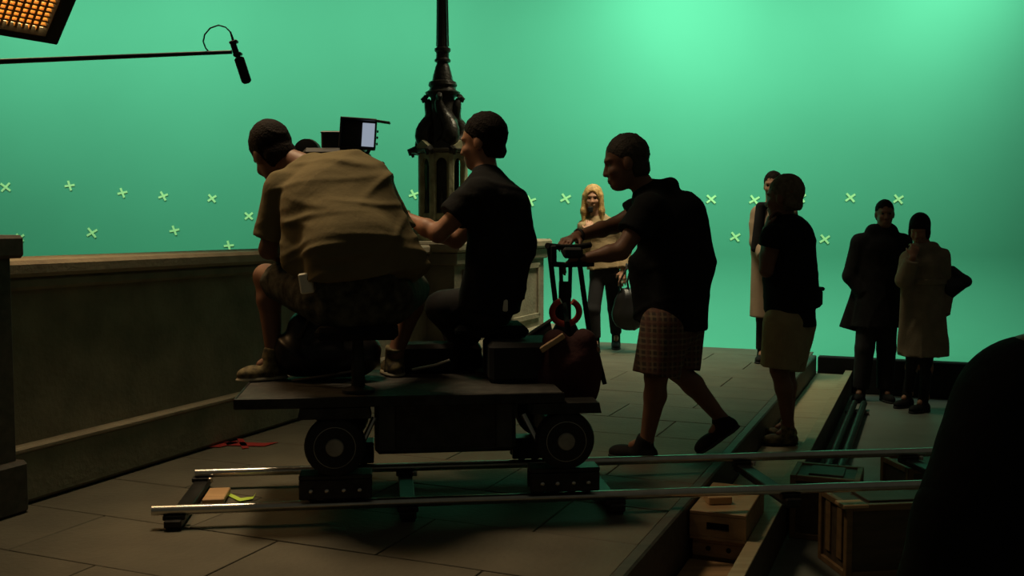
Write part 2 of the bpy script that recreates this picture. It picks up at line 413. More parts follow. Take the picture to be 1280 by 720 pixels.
# far pier that carries the lamp
PF = -3.52
pf = MB().sbox(-4.45, PF, 7.25, 9.28, DECK, 1.40).build('pier', 'stone', par)
MB().sbox(-4.55, PF+.07, 7.18, 9.35, 1.385, 1.47, .02).build('pier_cap', 'coping', pf)
MB().sbox(-4.5, PF+.035, 7.22, 9.31, 1.28, 1.385, .012).build('pier_frieze', 'stone', pf)
MB().sbox(-4.52, PF+.12, 7.13, 9.40, DECK, .62, .03).build('pier_plinth', 'stone', pf)
for (a, b) in ((7.4, 8.25), (8.4, 9.14)):      # raised frame around a sunk panel
    for (u0, u1, v0_, v1_, z0, z1) in ((PF, PF+.02, a, a+.05, .72, 1.22), (PF, PF+.02, b-.05, b, .72, 1.22), (PF, PF+.02, a, b, .70, .75), (PF, PF+.02, a, b, 1.19, 1.24)):
        MB().sbox(u0, u1, v0_, v1_, z0, z1, .004).build('panel_frame', 'stone', pf)

# ================================================================== TAPE MARKS
crs = [(7,234,45),(87,232,8),(153,241,12),(204,245,20),(265,248,32),(311,270,40),(25,297,35),(115,291,30),(218,288,12),(286,307,5),(517,243,20),
       (663,251,20),(707,248,28), (889,249,38),(919,296,30),(943,250,30),(1001,247,30),(1031,299,33),(1063,247,35),(1123,249,33)]
for i, (px, py, a) in enumerate(crs):
    c = onwall(px, py)
    if px < 300 or px == 311: lab, g = 'small pale green tape cross on the green screen above the long parapet', 'tape crosses above the parapet'
    elif px < 600: lab, g = 'small pale green tape cross on the green screen beside the ornate lamp post', None
    elif px < 720: lab, g = 'pale green tape cross on the green screen between man in black and blond woman', 'tape crosses left of the blond woman'
    elif py > 280: lab, g = 'pale green tape cross in the lower row near the man in khaki shorts', 'lower tape crosses near the man in shorts'
    else: lab, g = 'pale green tape cross in the upper row at head height of the standing people', 'upper tape crosses behind the standing people'
    t = thing('tape_cross', c, lab, 'tape mark', g)
    L = (.135 if px < 600 else .155)*(1.0 if i not in (0, 7) else 1.2); 
    for j in (0, 1):
        an = math.radians(a+90*j+(8 if j else 0)); d1 = EX*math.cos(an)+EZ*math.sin(an); d2 = -EX*math.sin(an)+EZ*math.cos(an)
        MB().box(c-EY*.002*j, (L, .028, .002), (d1, d2, EY)).build('tape_strip', 'tape', t)
c = ground(302, 622, DECK+.002)
t = thing('tape_mark', c, 'lime yellow tape mark on the paving between the rails', 'tape mark')
MB().prism([ground(283, 619, DECK+.003), ground(288, 617, DECK+.003), ground(303, 624, DECK+.003), ground(299, 627, DECK+.003)], (0, 0, .002)).build('tape_strip', 'limetape', t)
MB().prism([ground(293, 624, DECK+.005), ground(317, 621, DECK+.005), ground(320, 616, DECK+.005), ground(316, 624, DECK+.005), ground(300, 627, DECK+.005)], (0, 0, .002)).build('tape_strip', 'limetape', t)
c = ground(300, 555, DECK+.002)
t = thing('tape_mark', c, 'red tape mark on the paving by the foot of the parapet', 'tape mark')
for q in ([(258,559),(285,553),(296,551),(298,554),(275,559)], [(278,552),(330,554),(348,553),(330,558),(285,557)], [(296,548),(304,549),(311,560),(303,561)]):
    MB().prism([ground(x, y, DECK+.003) for x, y in q], (0, 0, .002)).build('tape_strip', 'redtape', t)

# ================================================================== LAMP POST
lc = S(-3.93, 7.88, 1.47)
lamp = thing('lamp_post', lc, 'ornate dark cast iron lamp post on an eight-sided pedestal atop the parapet pier', 'lamp post')
Yl = lc[1]; sc = FPX/Yl
def hz(py): return at(547, py, Yl)[2]-lc[2]
o = MB().lathe(lc, [(.335, 0), (.335, .05), (.29, .055), (.275, .12), (.25, .16), (.235, .17)], 8).build('base', 'lampstone', lamp)
zp0, zp1 = .17, hz(190)
o = MB().lathe(lc, [(.15, zp0), (.15, zp1)], 8).build('pedestal', 'lampiron', lamp)
for k in range(8):       # corner posts, niches with little arches between them
    a = 2*math.pi*(k+.5)/8; dr = math.cos(a)*EX+math.sin(a)*EY; tg = -math.sin(a)*EX+math.cos(a)*EY
    MB().box(lc+dr*.196+EZ*(zp0+zp1)/2, (.05, .055, zp1-zp0), (dr, tg, EZ), .008).build('corner_post', 'lampstone', lamp)
    a2 = a+math.pi/8; dr2 = math.cos(a2)*EX+math.sin(a2)*EY; tg2 = -math.sin(a2)*EX+math.cos(a2)*EY
    c2 = lc+dr2*.176; wv = .052
    MB().box(c2+EZ*(zp0+.035), (.03, .11, .07), (dr2, tg2, EZ), .006).build('niche_sill', 'lampstone', lamp)
    arch = [c2+tg2*(-.056)+EZ*zp1, c2+tg2*.056+EZ*zp1]+[c2+tg2*(.05*math.cos(q))+EZ*(zp1-.13+.07*math.sin(q)) for q in [math.pi*j/8 for j in range(9)]]
    MB().prism(arch, dr2*.03).build('niche_arch', 'lampstone', lamp)
    MB().lathe(c2+dr2*.002+EZ*(zp0+.07), [(.022, 0), (.016, .03), (.024, .08), (.02, .13), (.010, .15), (.016, .17), (.012, .20)], 8).build('niche_figure', 'lampiron', lamp)
    # gable over each face
    gz = zp1-.01; g0 = lc+dr2*.19
    MB().prism([g0+tg2*-.105+EZ*gz, g0+tg2*.105+EZ*gz, g0+tg2*.105+EZ*(gz+.03), g0+EZ*(gz+.10), g0+tg2*-.105+EZ*(gz+.03)], dr2*(.05)).build('gable', 'lampiron' if k % 2 else 'lampstone', lamp)
    MB().tube([lc+dr*.19+EZ*gz, lc+dr*.255+EZ*(gz+.02), lc+dr*.305+EZ*(gz+.005), lc+dr*.295+EZ*(gz-.03)], [.03, .034, .026, .012], 8).build('gargoyle', 'lampiron', lamp, True)
MB().lathe(lc, [(.19, zp1-.03), (.255, zp1-.012), (.275, zp1+.012), (.24, zp1+.03), (.16, zp1+.06)], 8).build('cornice', 'lampiron', lamp)
# dolphins curled round the shaft
for k in range(4):
    a = 2*math.pi*(k+.12)/4; dr = math.cos(a)*EX+math.sin(a)*EY; tg = -math.sin(a)*EX+math.cos(a)*EY
    pts = []; rs = []
    for j in range(13):
        q = j/12; rr = .10+.085*math.sin(min(1, q*1.7)*math.pi)*(1-q*.5)+(.03*max(0, q-.72)/.28); 
        pts.append(lc+dr*rr+tg*(.05*math.sin(q*5))+EZ*(zp1+.03+q*(hz(128)-zp1))); rs.append(.072*(1-q)**.6+.02)
    MB().tube(pts, rs, 9).build('dolphin', 'lampiron', lamp, True)
    p = pts[0]+dr*.06+EZ*.02
    MB().tube([p-dr*.05, p+dr*.03, p+dr*.065-EZ*.01], [.06, .042, .018], 8).build('dolphin_head', 'lampiron', lamp, True)
    e = pts[-1]; MB().tube([e, e+dr*.02+EZ*.012, e+dr*.036-EZ*.004, e+dr*.026-EZ*.03], [.03, .028, .024, .016], 8).build('tail_scroll', 'lampiron', lamp, True)
def pf_(lst): return [(x/sc, hz(y)) for x, y in lst]
MB().lathe(lc, pf_([(22,188),(20,170),(19,150),(15,140),(15,122),(21,119),(22,116),(17,113),(16,110),(18,107),(17,103),(13,101),(12,95),(9,84),(7,79),(10,77),(10,75),(8,73),(8,66),(10,64),(10,61),(7,59)]), 16).build('collar', 'lampiron', lamp, True)
prof = pf_([(7.2, 59), (6.6, 30), (6.0, 0), (5.5, -40), (5.2, -120), (8, -122), (8, -128), (5, -131), (4.5, -170)])
MB().lathe(lc, prof, 14).build('shaft', 'lampiron', lamp, True)
for k in range(8):
    a = 2*math.pi*k/8; d = math.cos(a)*EX+math.sin(a)*EY
    MB().tube([lc+d*(7.2/sc)+EZ*hz(58), lc+d*(5.6/sc)+EZ*hz(-40)], .006, 5).build('flute', 'lampiron', lamp)
MB().lathe(lc+EZ*hz(-170), [(.03, 0), (.12, .03), (.19, .16), (.20, .30), (.17, .42), (.10, .50), (.03, .54)], 16).build('lantern_globe', 'white', lamp, True)
MB().lathe(lc+EZ*(hz(-170)+.54), [(.11, 0), (.08, .04), (.03, .07), (.02, .16), (.001, .18)], 12).build('lantern_crown', 'lampiron', lamp, True)

# ================================================================== DOLLY TRACK
R0 = ground(190, 632, .447); R1 = ground(1150, 600, .447); rd = nv((R1-R0)*np.array([1, 1, 0])); rn = np.array([-rd[1], rd[0], 0])
R0[2] = 0; GA = .62; RZ = DECK+.075; RR = .021
def T(x, y, z=0): return R0+rd*x+rn*(y+GA/2)+EZ*(DECK+z)      # track frame: x along the rails, y across, z above the deck
tk = thing('dolly_track', T(2.2, 0, 0), 'pair of straight steel camera dolly rails on cross ties', 'track')
for y in (-GA/2, GA/2):
    MB().tube([T(-.0 if y < 0 else .06, y, .076), T(4.6, y, .076)], RR, 14).build('rail', 'steel', tk, True)
    x0 = .06
for x in (.09, 1.05, 1.95, 2.75, 3.65, 4.5):
    tie = MB().box(T(x, 0, .028), (.07, GA+.10, .03), (rd, rn, EZ), .004).build('cross_tie', 'iron', tk)
    for y in (-GA/2, GA/2):
        MB().box(T(x, y, .048), (.09, .05, .022), (rd, rn, EZ), .004).build('rail_foot', 'iron', tie)
        MB().lathe(T(x+.045, y*.86, .043), [(.012, 0), (.012, .018), (.006, .022)], 8).build('bolt', 'steel', tie)
wd = tag(MB().box(T(.19, .10, .020), (.095, .20, .025), (rd, rn, EZ), .004).build('wedge_block', 'wedge'), 'pale wooden wedge block beside the first rail tie', 'wood block')
for (x, y) in ((.16, -.31), (.16, .31), (1.95, .31), (1.95, -.31)):
    pass
MB().box(T(.09, 0, .0065), (.06, GA+.08, .013), (rd, rn, EZ), .003).build('tie_pad', 'rubber', tk)
for x in (1.05, 1.95, 2.75): MB().box(T(x, 0, .0065), (.06, GA+.08, .013), (rd, rn, EZ), .003).build('tie_pad', 'rubber', tk)

# ================================================================== PEOPLE
def hand(pr, wrist, d, n, side, curl=.5, sc_=1.0, k=.006):
    """palm + four fingers + thumb. d: along the hand, n: palm normal (fingers curl towards it), side: +1/-1 thumb side"""
    d = nv(d); n = nv(n-d*np.dot(n, d)); l = np.cross(n, d)*side
    w_ = np.asarray(wrist, float); kn = w_+d*.085*sc_
    pr.append(tc(w_, kn, (.030*sc_, .018*sc_), (.042*sc_, .014*sc_), l, k=.012))
    for i, (o_, ln) in enumerate(((.030, .92), (.010, 1.03), (-.011, .97), (-.031, .78))):
        p = kn+l*o_*sc_; a = curl*.55; r = .0092*sc_
        for j, sl in enumerate((.043, .028, .022)):
            dd = d*math.cos(a)+n*math.sin(a)+l*o_*.9
            q = p+nv(dd)*sl*ln*sc_; pr.append(tc(p, q, r, r*.9, k=k)); p = q; r *= .9; a += curl*.8
    p = w_+d*.022*sc_+l*.022*sc_
    q = p+nv(l*.75+d*.65+n*.3)*.042*sc_; pr.append(tc(p, q, .013*sc_, .011*sc_, k=.01))
    q2 = q+nv(l*.25+d*.8+n*.45)*.034*sc_; pr.append(tc(q, q2, .011*sc_, .008*sc_, k=k))
def head(pr, c, f, up, s=1.0, male=True):
    f = nv(f); up = nv(up-f*np.dot(up, f)); l = np.cross(up, f)     # l: the person's left
    c = np.asarray(c, float)
    pr.append(ell(c+up*.025*s-f*.012*s, (.094*s, .075*s, .092*s), f, up))                      # cranium
    pr.append(ell(c-up*.045*s+f*.022*s, (.064*s, .060*s, .072*s), f, up))                      # face
    pr.append(ell(c-up*.092*s+f*.048*s, (.034*s, .040*s if male else .033*s, .026*s), f, up))  # jaw, chin
    pr.append(ell(c+up*.022*s+f*.072*s, (.018*s, .048*s, .012*s), f, up, k=.012))              # brow
    for e in (1, -1):
        pr.append(ell(c+f*.088*s+l*.030*s*e+up*.002*s, (.014*s, .016*s, .011*s), f, up, k=.010, neg=True))
        pr.append(ell(c+l*.075*s*e-up*.012*s-f*.008*s, (.020*s, .010*s, .032*s), f, nv(up-f*.2), k=.008))     # ear
        pr.append(ell(c+l*.038*s*e-up*.032*s+f*.062*s, (.020*s, .020*s, .020*s), f, up, k=.02))               # cheek
    pr.append(tc(c+f*.080*s+up*.006*s, c+f*.096*s-up*.034*s, .008*s, .011*s, k=.012))           # nose
    pr.append(ell(c+f*.092*s-up*.038*s, (.012*s, .017*s, .009*s), f, up, k=.008))
    pr.append(ell(c+f*.083*s-up*.064*s, (.010*s, .024*s, .006*s), f, up, k=.006))               # upper lip
    pr.append(ell(c+f*.081*s-up*.074*s, (.010*s, .021*s, .007*s), f, up, k=.006))               # lower lip
    return f, up, l
def short_hair(c, f, up, s=1.0, grow=.010, fringe=.020):
    f = nv(f); up = nv(up-f*np.dot(up, f)); c = np.asarray(c, float)
    pr = [ell(c+up*(.027+grow*.7)*s-f*(.013+grow*.9)*s, ((.094+grow*.5)*s, (.075+grow*.5)*s, (.092+grow*.5)*s), f, up),
          ell(c-up*.035*s-f*.052*s, (.055*s, (.062+grow*.5)*s, .060*s), f, up)]
    R = .2
    pr.append(halfspace(c+up*.055*s+f*(.075)*s, nv(f*1.0-up*.75), c-R, c+R))
    pr.append(halfspace(c-up*.075*s, -up, c-R, c+R))
    for e in (1, -1):
        l = np.cross(up, f)*e
        pr.append(ell(c+f*.085*s-up*.03*s+l*.05*s, (.085*s, .05*s, .075*s), f, up, neg=True, k=.01))
    return pr
def mid(a, b, t): return np.asarray(a)*(1-t)+np.asarray(b)*t
class Person:
    def __init__(s, base, label, vox=.008, size=1.0, skin='skin'):
        s.root = thing('person', base, label, 'person'); s.vox = vox; s.sz = size; s.skin = skin; s.b = []; s.J = {}
    def body(s, J, f, up=EZ, male=True, girth=1.0, hs=1.0):
        z = s.sz; s.hs = z*hs; s.J = J; g = girth; pr = s.b; s.f = f; s.up = up; s.g = g
        lat = nv(J['shR']-J['shL']); s.lat = lat
        wst = J.get('waist', mid(J['pelvis'], J['chest'], .5)); s.wst = wst
        pr.append(tc(J['pelvis'], wst, (.155*z*g, .110*z*g), (.140*z*g, .100*z*g), lat))
        pr.append(tc(wst, J['chest'], (.140*z*g, .100*z*g), (.160*z*g, .110*z*g), lat))
        pr.append(tc(J['chest'], mid(J['chest'], J['neck'], .75), (.160*z*g, .105*z*g), (.11*z, .07*z), lat))
        pr.append(tc(J['neck'], mid(J['neck'], J['head'], .75), .060*z, .055*z))
        head(pr, J['head'], f, up, s.hs, male)
        for q in 'LR':
            sh, el, wr = J['sh'+q], J['el'+q], J['wr'+q]
            pr.append(tc(mid(J['neck'], J['chest'], .35), sh, .06*z, .058*z, k=.03))
            pr.append(tc(sh, el, .054*z*g, .041*z)); pr.append(tc(el, mid(el, wr, .35), .040*z, .040*z)); pr.append(tc(mid(el, wr, .35), wr, .040*z, .027*z))
            hd = J.get('hd'+q, (nv(wr-el), np.cross(nv(wr-el), lat), .5))
            hand(pr, wr, hd[0], hd[1], (1 if q == 'L' else -1)*J.get('thumb'+q, 1), hd[2], z)
            hp, kn, an = J['hip'+q], J['kn'+q], J['an'+q]
            pr.append(tc(hp, kn, .085*z*g, .058*z)); cf = mid(kn, an, .3)
            bk = J.get('calf'+q, -np.asarray(f)*.012)
            pr.append(tc(kn, cf+bk, .055*z, .056*z)); pr.append(tc(cf+bk, an, .055*z, .034*z))
            to = J['to'+q]; pr.append(tc(an, mid(an, to, .45), .034*z, .024*z))
        sculpt('body', pr, s.skin, s.root, s.vox, .022)
    def shirt(s, name, m, sleeve=.62, hem=.06, ease=.018, folds=None, extra=(), k=.03, skirt=None):
        J, z, g, lat = s.J, s.sz, s.g, s.lat; e = ease; pr = []
        dn = nv(J['pelvis']-s.wst); hm = J['pelvis']+dn*hem
        if skirt is not None: pr.append(tc(s.wst, skirt[0], ((.145*g+e)*z, (.108*g+e)*z), skirt[1], lat, f1=True, k=.05))
        else: pr.append(tc(s.wst, hm, ((.145*g+e)*z, (.108*g+e)*z), ((.165*g+e*1.3)*z, (.122*g+e*1.3)*z), lat, f1=True))
        pr.append(tc(s.wst, J['chest'], ((.145*g+e)*z, (.105*g+e)*z), ((.165*g+e)*z, (.114*g+e)*z), lat))
        pr.append(tc(J['chest'], mid(J['chest'], J['neck'], .8), ((.165*g+e)*z, (.110*g+e)*z), (.105*z, .075*z), lat))
        for q in 'LR':
            sh, el, wr = J['sh'+q], J['el'+q], J['wr'+q]
            pr.append(tc(mid(J['neck'], J['chest'], .40), sh, .070*z, (.062+e*.6)*z))
            if sleeve <= 1: pr.append(tc(sh, mid(sh, el, sleeve), (.060+e)*z, (.056+e*1.2)*z, f1=True, k=.02))
            else:
                pr.append(tc(sh, el, (.058+e)*z, (.047+e)*z)); pr.append(tc(el, mid(el, wr, sleeve-1), (.046+e)*z, (.036+e)*z, f1=True, k=.02))
        pr += list(extra)
        return sculpt(name, pr, m, s.root, s.vox, k, folds)
    def legs(s, name, m, to=.85, r0=.105, r1=.085, flare=None, folds=None, waist=.06, extra=()):
        J, z, g, lat = s.J, s.sz, s.g, s.lat; pr = []
        upv = nv(s.wst-J['pelvis'])
        pr.append(tc(J['pelvis']+upv*waist, J['pelvis']-upv*.05, (.155*g*z, .115*g*z), (.165*g*z, .12*g*z), lat))
        for q in 'LR':
            hp, kn, an = J['hip'+q], J['kn'+q], J['an'+q]
            if to <= 1: pr.append(tc(hp, mid(hp, kn, to), r0*z*g, r1*z, f1=True, k=.02))
            else:
                pr.append(tc(hp, kn, r0*z*g, r1*z)); pr.append(tc(kn, mid(kn, an, to-1), r1*z, (flare or r1*.85)*z, f1=True, k=.02))
        pr += list(extra)
        return sculpt(name, pr, m, s.root, s.vox, .03, folds)
    def shoes(s, m='shoe', sole='rubber', which='LR', hi=.0, wide=1.0):
        z = s.sz
        for q in which:
            an, to = s.J['an'+q], s.J['to'+q]; J = s.J
            d = to-an; gd = J.get('fd'+q); 
            if gd is None: gd = nv(np.array([d[0], d[1], 0]))
            un = J.get('fu'+q, EZ); un = nv(un-gd*np.dot(un, gd)); l = np.cross(un, gd)
            heel = an-un*(np.dot(an-to, un))-gd*.045*z; tip = to+gd*.03*z; bot = np.minimum(0, 0)
            base = to-un*.030*z
            pr = [ell(heel+gd*.045*z+un*.0, (.062*z, .040*z*wide, .055*z), gd, un), ell(tip-gd*.075*z-un*.004, (.085*z, .046*z*wide, .042*z), gd, un),
                  tc(an+un*(.02+hi)*z, mid(heel, tip, .35), .045*z, .045*z, l, f0=True)]
            c = mid(heel, tip, .5); R = .35
            pr.append(halfspace(base, -un, c-R, c+R))
            sh = sculpt('shoe', pr, m, s.root, min(s.vox, .007), .02)
            ps = [ell(heel+gd*.045*z-un*.028*z, (.064*z, .043*z*wide, .03*z), gd, un), ell(tip-gd*.075*z-un*.028*z, (.089*z, .049*z*wide, .03*z), gd, un),
                  tc(heel+gd*.045*z-un*.028*z, tip-gd*.075*z-un*.028*z, (.042*z*wide, .024*z), (.046*z*wide, .024*z), l)]
            ps.append(halfspace(base, -un, c-R, c+R)); ps.append(halfspace(base+un*.022*z, un, c-R, c+R))
            sculpt('sole', ps, sole, sh, .005, .01)
    def hair(s, m='hairdark', **kw): return sculpt('hair', short_hair(s.J['head'], s.f, s.up, s.hs, **kw), m, s.root, min(s.vox, .005), .008, (.007, [(150, 60, 40, .3), (-70, 140, 60, 1.2), (50, -80, 150, 2.1)]))
    def eyes(s):
        f = nv(s.f); up = nv(s.up-f*np.dot(s.up, f)); l = np.cross(up, f)
        for e in (1, -1):
            MB().lathe(s.J['head']+f*.070*s.sz+l*.030*s.sz*e+up*.002, [(.002, -.011), (.009, -.006), (.011, 0), (.009, .006), (.002, .011)], 10).build('eye', 'eye', s.root, True)
FOLD_H = [(3, 4, 26, .3), (-4, 3, 38, 1.1), (6, 0, 21, 2.2)]
FOLD_V = [(34, 6, 2, .3), (25, 18, -3, 1.3), (-18, 30, 4, .7)]
FOLD_D = [(18, 5, 26, .2), (-10, 8, 34, 1.4), (24, -9, 17, 2.6)]

# ---- camera operator, bent forward on the dolly seat, back turned
p = Person(at(420, 500, 4.4)*np.array([1, 1, 0])+EZ*.895, 'person in olive t-shirt bending forward on the dolly seat, back turned', .0075, 1.0, 'skindark')
J = dict(pelvis=at(447, 368, 4.18), waist=at(440, 308, 4.14), chest=at(418, 243, 4.36), neck=at(378, 208, 4.50), head=at(340, 192, 4.58),
  shL=at(352, 238, 4.40), shR=at(466, 226, 4.46), elL=at(336, 312, 4.42), elR=at(507, 308, 4.52), wrL=at(372, 322, 4.72), wrR=at(470, 300, 4.80),
  hipL=at(412, 372, 4.24), hipR=at(482, 372, 4.26), knL=at(333, 346, 4.62), knR=at(520, 360, 4.72), anL=at(343, 463, 4.56), anR=at(494, 462, 4.66),
  toL=at(307, 484, 4.50), toR=at(487, 486, 4.80))
for q in 'LR': J['to'+q][2] = .895+.034
J['anL'][2] = J['anR'][2] = .895+.10
p.body(J, nv(np.array([-.52, .72, -.55])), nv(np.array([-.45, .25, .85])), girth=1.12, hs=1.13)
ex = [tc(at(450, 245, 4.34), at(468, 325, 4.22), (.15, .11), (.19, .12), p.lat), tc(at(395, 255, 4.32), at(395, 322, 4.24), (.14, .10), (.15, .10), p.lat),
      tc(at(428, 218, 4.44), at(438, 240, 4.40), (.15, .10), (.17, .12), p.lat), tc(at(485, 290, 4.3), at(528, 342, 4.26), (.08, .07), (.05, .05), p.lat, f1=True)]
p.shirt('t_shirt', 'olive', .80, -.10, .018, (.024, [(-5, 3, 34, .4), (-12, 5, 42, 1.0), (-9, -4, 27, 2.6), (5, 2, 36, 3.9)]), ex, k=.045)
p.legs('shorts', 'darkshorts', .80, .110, .088, folds=(.012, FOLD_D))
p.shoes('sneaker', 'sole', wide=1.08, hi=.02); p.hair('hairdark', grow=.011)
o = MB().box(at(383, 354, 4.09), (.055, .03, .085), (nv(EX*.98+EZ*.14), EY, nv(EZ*.98-EX*.14)), .006).build('radio_pack', 'white', p.root)

# ---- focus puller in black, seated behind, arm stretched to the camera
p = Person(at(600, 490, 4.75)*np.array([1, 1, 0])+EZ*.895, 'person in black t-shirt seated on the dolly reaching an arm toward the film camera', .0075, 1.0, 'skin')
J = dict(pelvis=at(612, 372, 4.72), waist=at(620, 320, 4.70), chest=at(620, 258, 4.74), neck=at(607, 216, 4.78), head=at(602, 178, 4.80),
  shL=at(600, 244, 4.60), shR=at(628, 243, 4.98), elL=at(548, 292, 4.62), elR=at(570, 300, 5.05), wrL=at(508, 272, 4.74), wrR=at(520, 280, 5.0),
  hipL=at(604, 382, 4.66), hipR=at(610, 382, 4.86), knL=at(553, 385, 4.86), knR=at(560, 383, 5.08), anL=at(592, 470, 4.86), anR=at(575, 470, 5.0),
  toL=at(560, 486, 4.92), toR=at(545, 486, 5.05))
for q in 'LR': J['to'+q][2] = .895+.034; J['an'+q][2] = .895+.10
J['hdL'] = (nv(at(485, 258, 4.82)-J['wrL']), -EZ*.8+EY*.4, .5)
p.body(J, nv(np.array([-.93, .30, -.12])), EZ, girth=1.0, hs=1.06)
ex = [tc(at(637, 262, 4.72), at(643, 305, 4.70), (.105, .10), (.09, .10)), tc(at(641, 300, 4.70), at(624, 364, 4.70), (.075, .10), (.08, .12), f1=True),
      tc(at(600, 235, 4.68), at(565, 272, 4.62), .075, .072, f1=True, k=.02)]
p.shirt('t_shirt', 'blackcloth', .55, .05, .02, (.012, FOLD_D), ex, k=.04)
p.legs('trousers', 'denim', 1.92, .105, .080, .065, folds=(.010, FOLD_D)); p.shoes('shoe')
hc = J['head']; f, up = p.f, EZ
pr = short_hair(hc, f, up, 1.06, .014); 
p_h = sculpt('hair', pr+[ell(hc-f*.085-up*.06, (.03, .06, .025), f, up)], 'hairdark', p.root, .005, .010, (.007, [(150, 60, 40, .3), (-70, 140, 60, 1.2), (50, -80, 150, 2.1)]))
MB().box(at(628, 382, 4.58), (.05, .02, .055), bev=.005).build('belt_tag', 'white', p.root)

# ---- dolly grip pushing
p = Person(at(840, 570, 5.35)*np.array([1, 1, 0])+EZ*DECK, 'person in black t-shirt and plaid shorts striding and pushing the dolly bar', .0075, 1.04, 'skindark')
J = dict(pelvis=at(842, 398, 5.30), waist=at(842, 335, 5.28), chest=at(825, 275, 5.26), neck=at(806, 236, 5.24), head=at(781, 203, 5.22),
  shL=at(812, 262, 5.06), shR=at(815, 256, 5.44), elL=at(776, 314, 4.98), elR=at(768, 282, 5.44), wrL=at(736, 322, 4.99), wrR=at(720, 296, 5.24),
  hipL=at(832, 408, 5.20), hipR=at(850, 408, 5.40), knL=at(820, 470, 5.18), knR=at(846, 462, 5.36), anL=at(808, 548, 5.26), anR=at(903, 525, 5.42),
  toL=at(770, 568, 5.34), toR=at(876, 563, 5.38))
J['toL'][2] = DECK+.036; J['anL'][2] = DECK+.105
J['fdR'] = nv(J['toR']-J['anR']+EZ*.02); J['fuR'] = nv(np.cross(J['fdR'], EY)*(-1)) ; 
if J['fuR'][2] < 0: J['fuR'] = -J['fuR']
J['fdR'] = nv(nv(J['toR']-J['anR'])+J['fuR']*.35); J['fuR'] = nv(J['fuR']-J['fdR']*np.dot(J['fuR'], J['fdR']))
J['toR'][2] = DECK+.05
J['hdL'] = (nv(at(712, 325, 5.0)-J['wrL']), -EZ, .9); J['hdR'] = (nv(at(700, 303, 5.1)-J['wrR']), -EZ, .9)
p.body(J, nv(np.array([-.97, .05, -.20])), nv(np.array([-.12, 0, 1])), girth=1.08, hs=1.12)
ex = [tc(at(850, 270, 5.26), at(858, 330, 5.28), (.13, .14), (.14, .15)), tc(at(850, 330, 5.28), at(841, 404, 5.30), (.17, .175), (.175, .18), EX, f1=True),
      tc(at(818, 330, 5.27), at(826, 395, 5.29), (.10, .14), (.10, .14), f1=True), tc(at(812, 240, 5.25), at(838, 232, 5.27), .05, .045)]
p.shirt('t_shirt', 'blackcloth', .60, .03, .022, (.012, FOLD_D), ex, k=.04)
p.legs('shorts', 'plaid', .98, .118, .118, folds=(.008, FOLD_V)); p.shoes('shoe', wide=1.05)
p.hair('hairgrey', grow=.007)
MB().tube([J['wrR']+nv(J['elR']-J['wrR'])*.02+.034*(math.cos(a)*EZ+math.sin(a)*nv(np.cross(J['elR']-J['wrR'], EZ))) for a in [2*math.pi*i/16 for i in range(16)]], .008, 6, True).build('wrist_watch', 'blackplastic', p.root, True)

# ---- blond woman walking towards the set
p = Person(at(752, 437, 9.9)*np.array([1, 1, 0])+EZ*DECK, 'person with blond hair, tan jacket and black trousers walking behind the pushing man', .008, .98, 'skinpale')
Yw = 9.9
J = dict(pelvis=at(755, 335, Yw), waist=at(753, 312, Yw), chest=at(752, 290, Yw), neck=at(746, 271, Yw), head=at(741, 247, Yw-.03),
  shR=at(732, 284, Yw), shL=at(773, 284, Yw), elR=at(727, 310, Yw+.03), elL=at(781, 312, Yw), wrR=at(735, 290, Yw-.25), wrL=at(779, 338, Yw-.08),
  hipR=at(748, 340, Yw), hipL=at(764, 340, Yw), knR=at(742, 387, Yw-.08), knL=at(768, 386, Yw+.10), anR=at(744, 428, Yw-.05), anL=at(770, 425, Yw+.25),
  toR=at(745, 437, Yw-.17), toL=at(770, 434, Yw+.12))
J['hdR'] = (nv(at(739, 264, Yw-.14)-J['wrR']), EY, .6); J['toR'][2] = J['toL'][2] = DECK+.035
J['anR'][2] = DECK+.13; J['anL'][2] = DECK+.15
p.body(J, nv(np.array([-.15, -1, -.12])), EZ, male=False, girth=.88)
p.shirt('jacket', 'tan', 1.9, .0, .022, (.010, FOLD_H)); p.legs('trousers', 'denim', 1.95, .092, .068, .058); p.shoes('shoe')
c = J['head']; f = nv(p.f*np.array([1, 1, 0])); l = np.cross(EZ, f)
pr = [ell(c+EZ*.028-f*.015, (.112, .094, .108), f, EZ)]
for e in (1, -1): pr += [tc(c+l*.078*e+EZ*.02, c+l*.088*e-EZ*.14-f*.0, (.05, .028), (.045, .03), f), tc(c+l*.088*e-EZ*.13, c+l*.09*e-EZ*.24+f*.02, (.045, .032), (.02, .016), f)]
pr += [tc(c-f*.06, c-f*.07-EZ*.2, (.085, .05), (.09, .03), l), ell(c+f*.105-EZ*.035, (.075, .056, .098), f, EZ, neg=True, k=.01)]
sculpt('hair', pr, 'hairblond', p.root, .006, .02, (.006, FOLD_V)); p.eyes()
MB().box(at(738, 262, Yw-.17), (.05, .035, .06), bev=.012).build('glove', 'blackcloth', p.root)

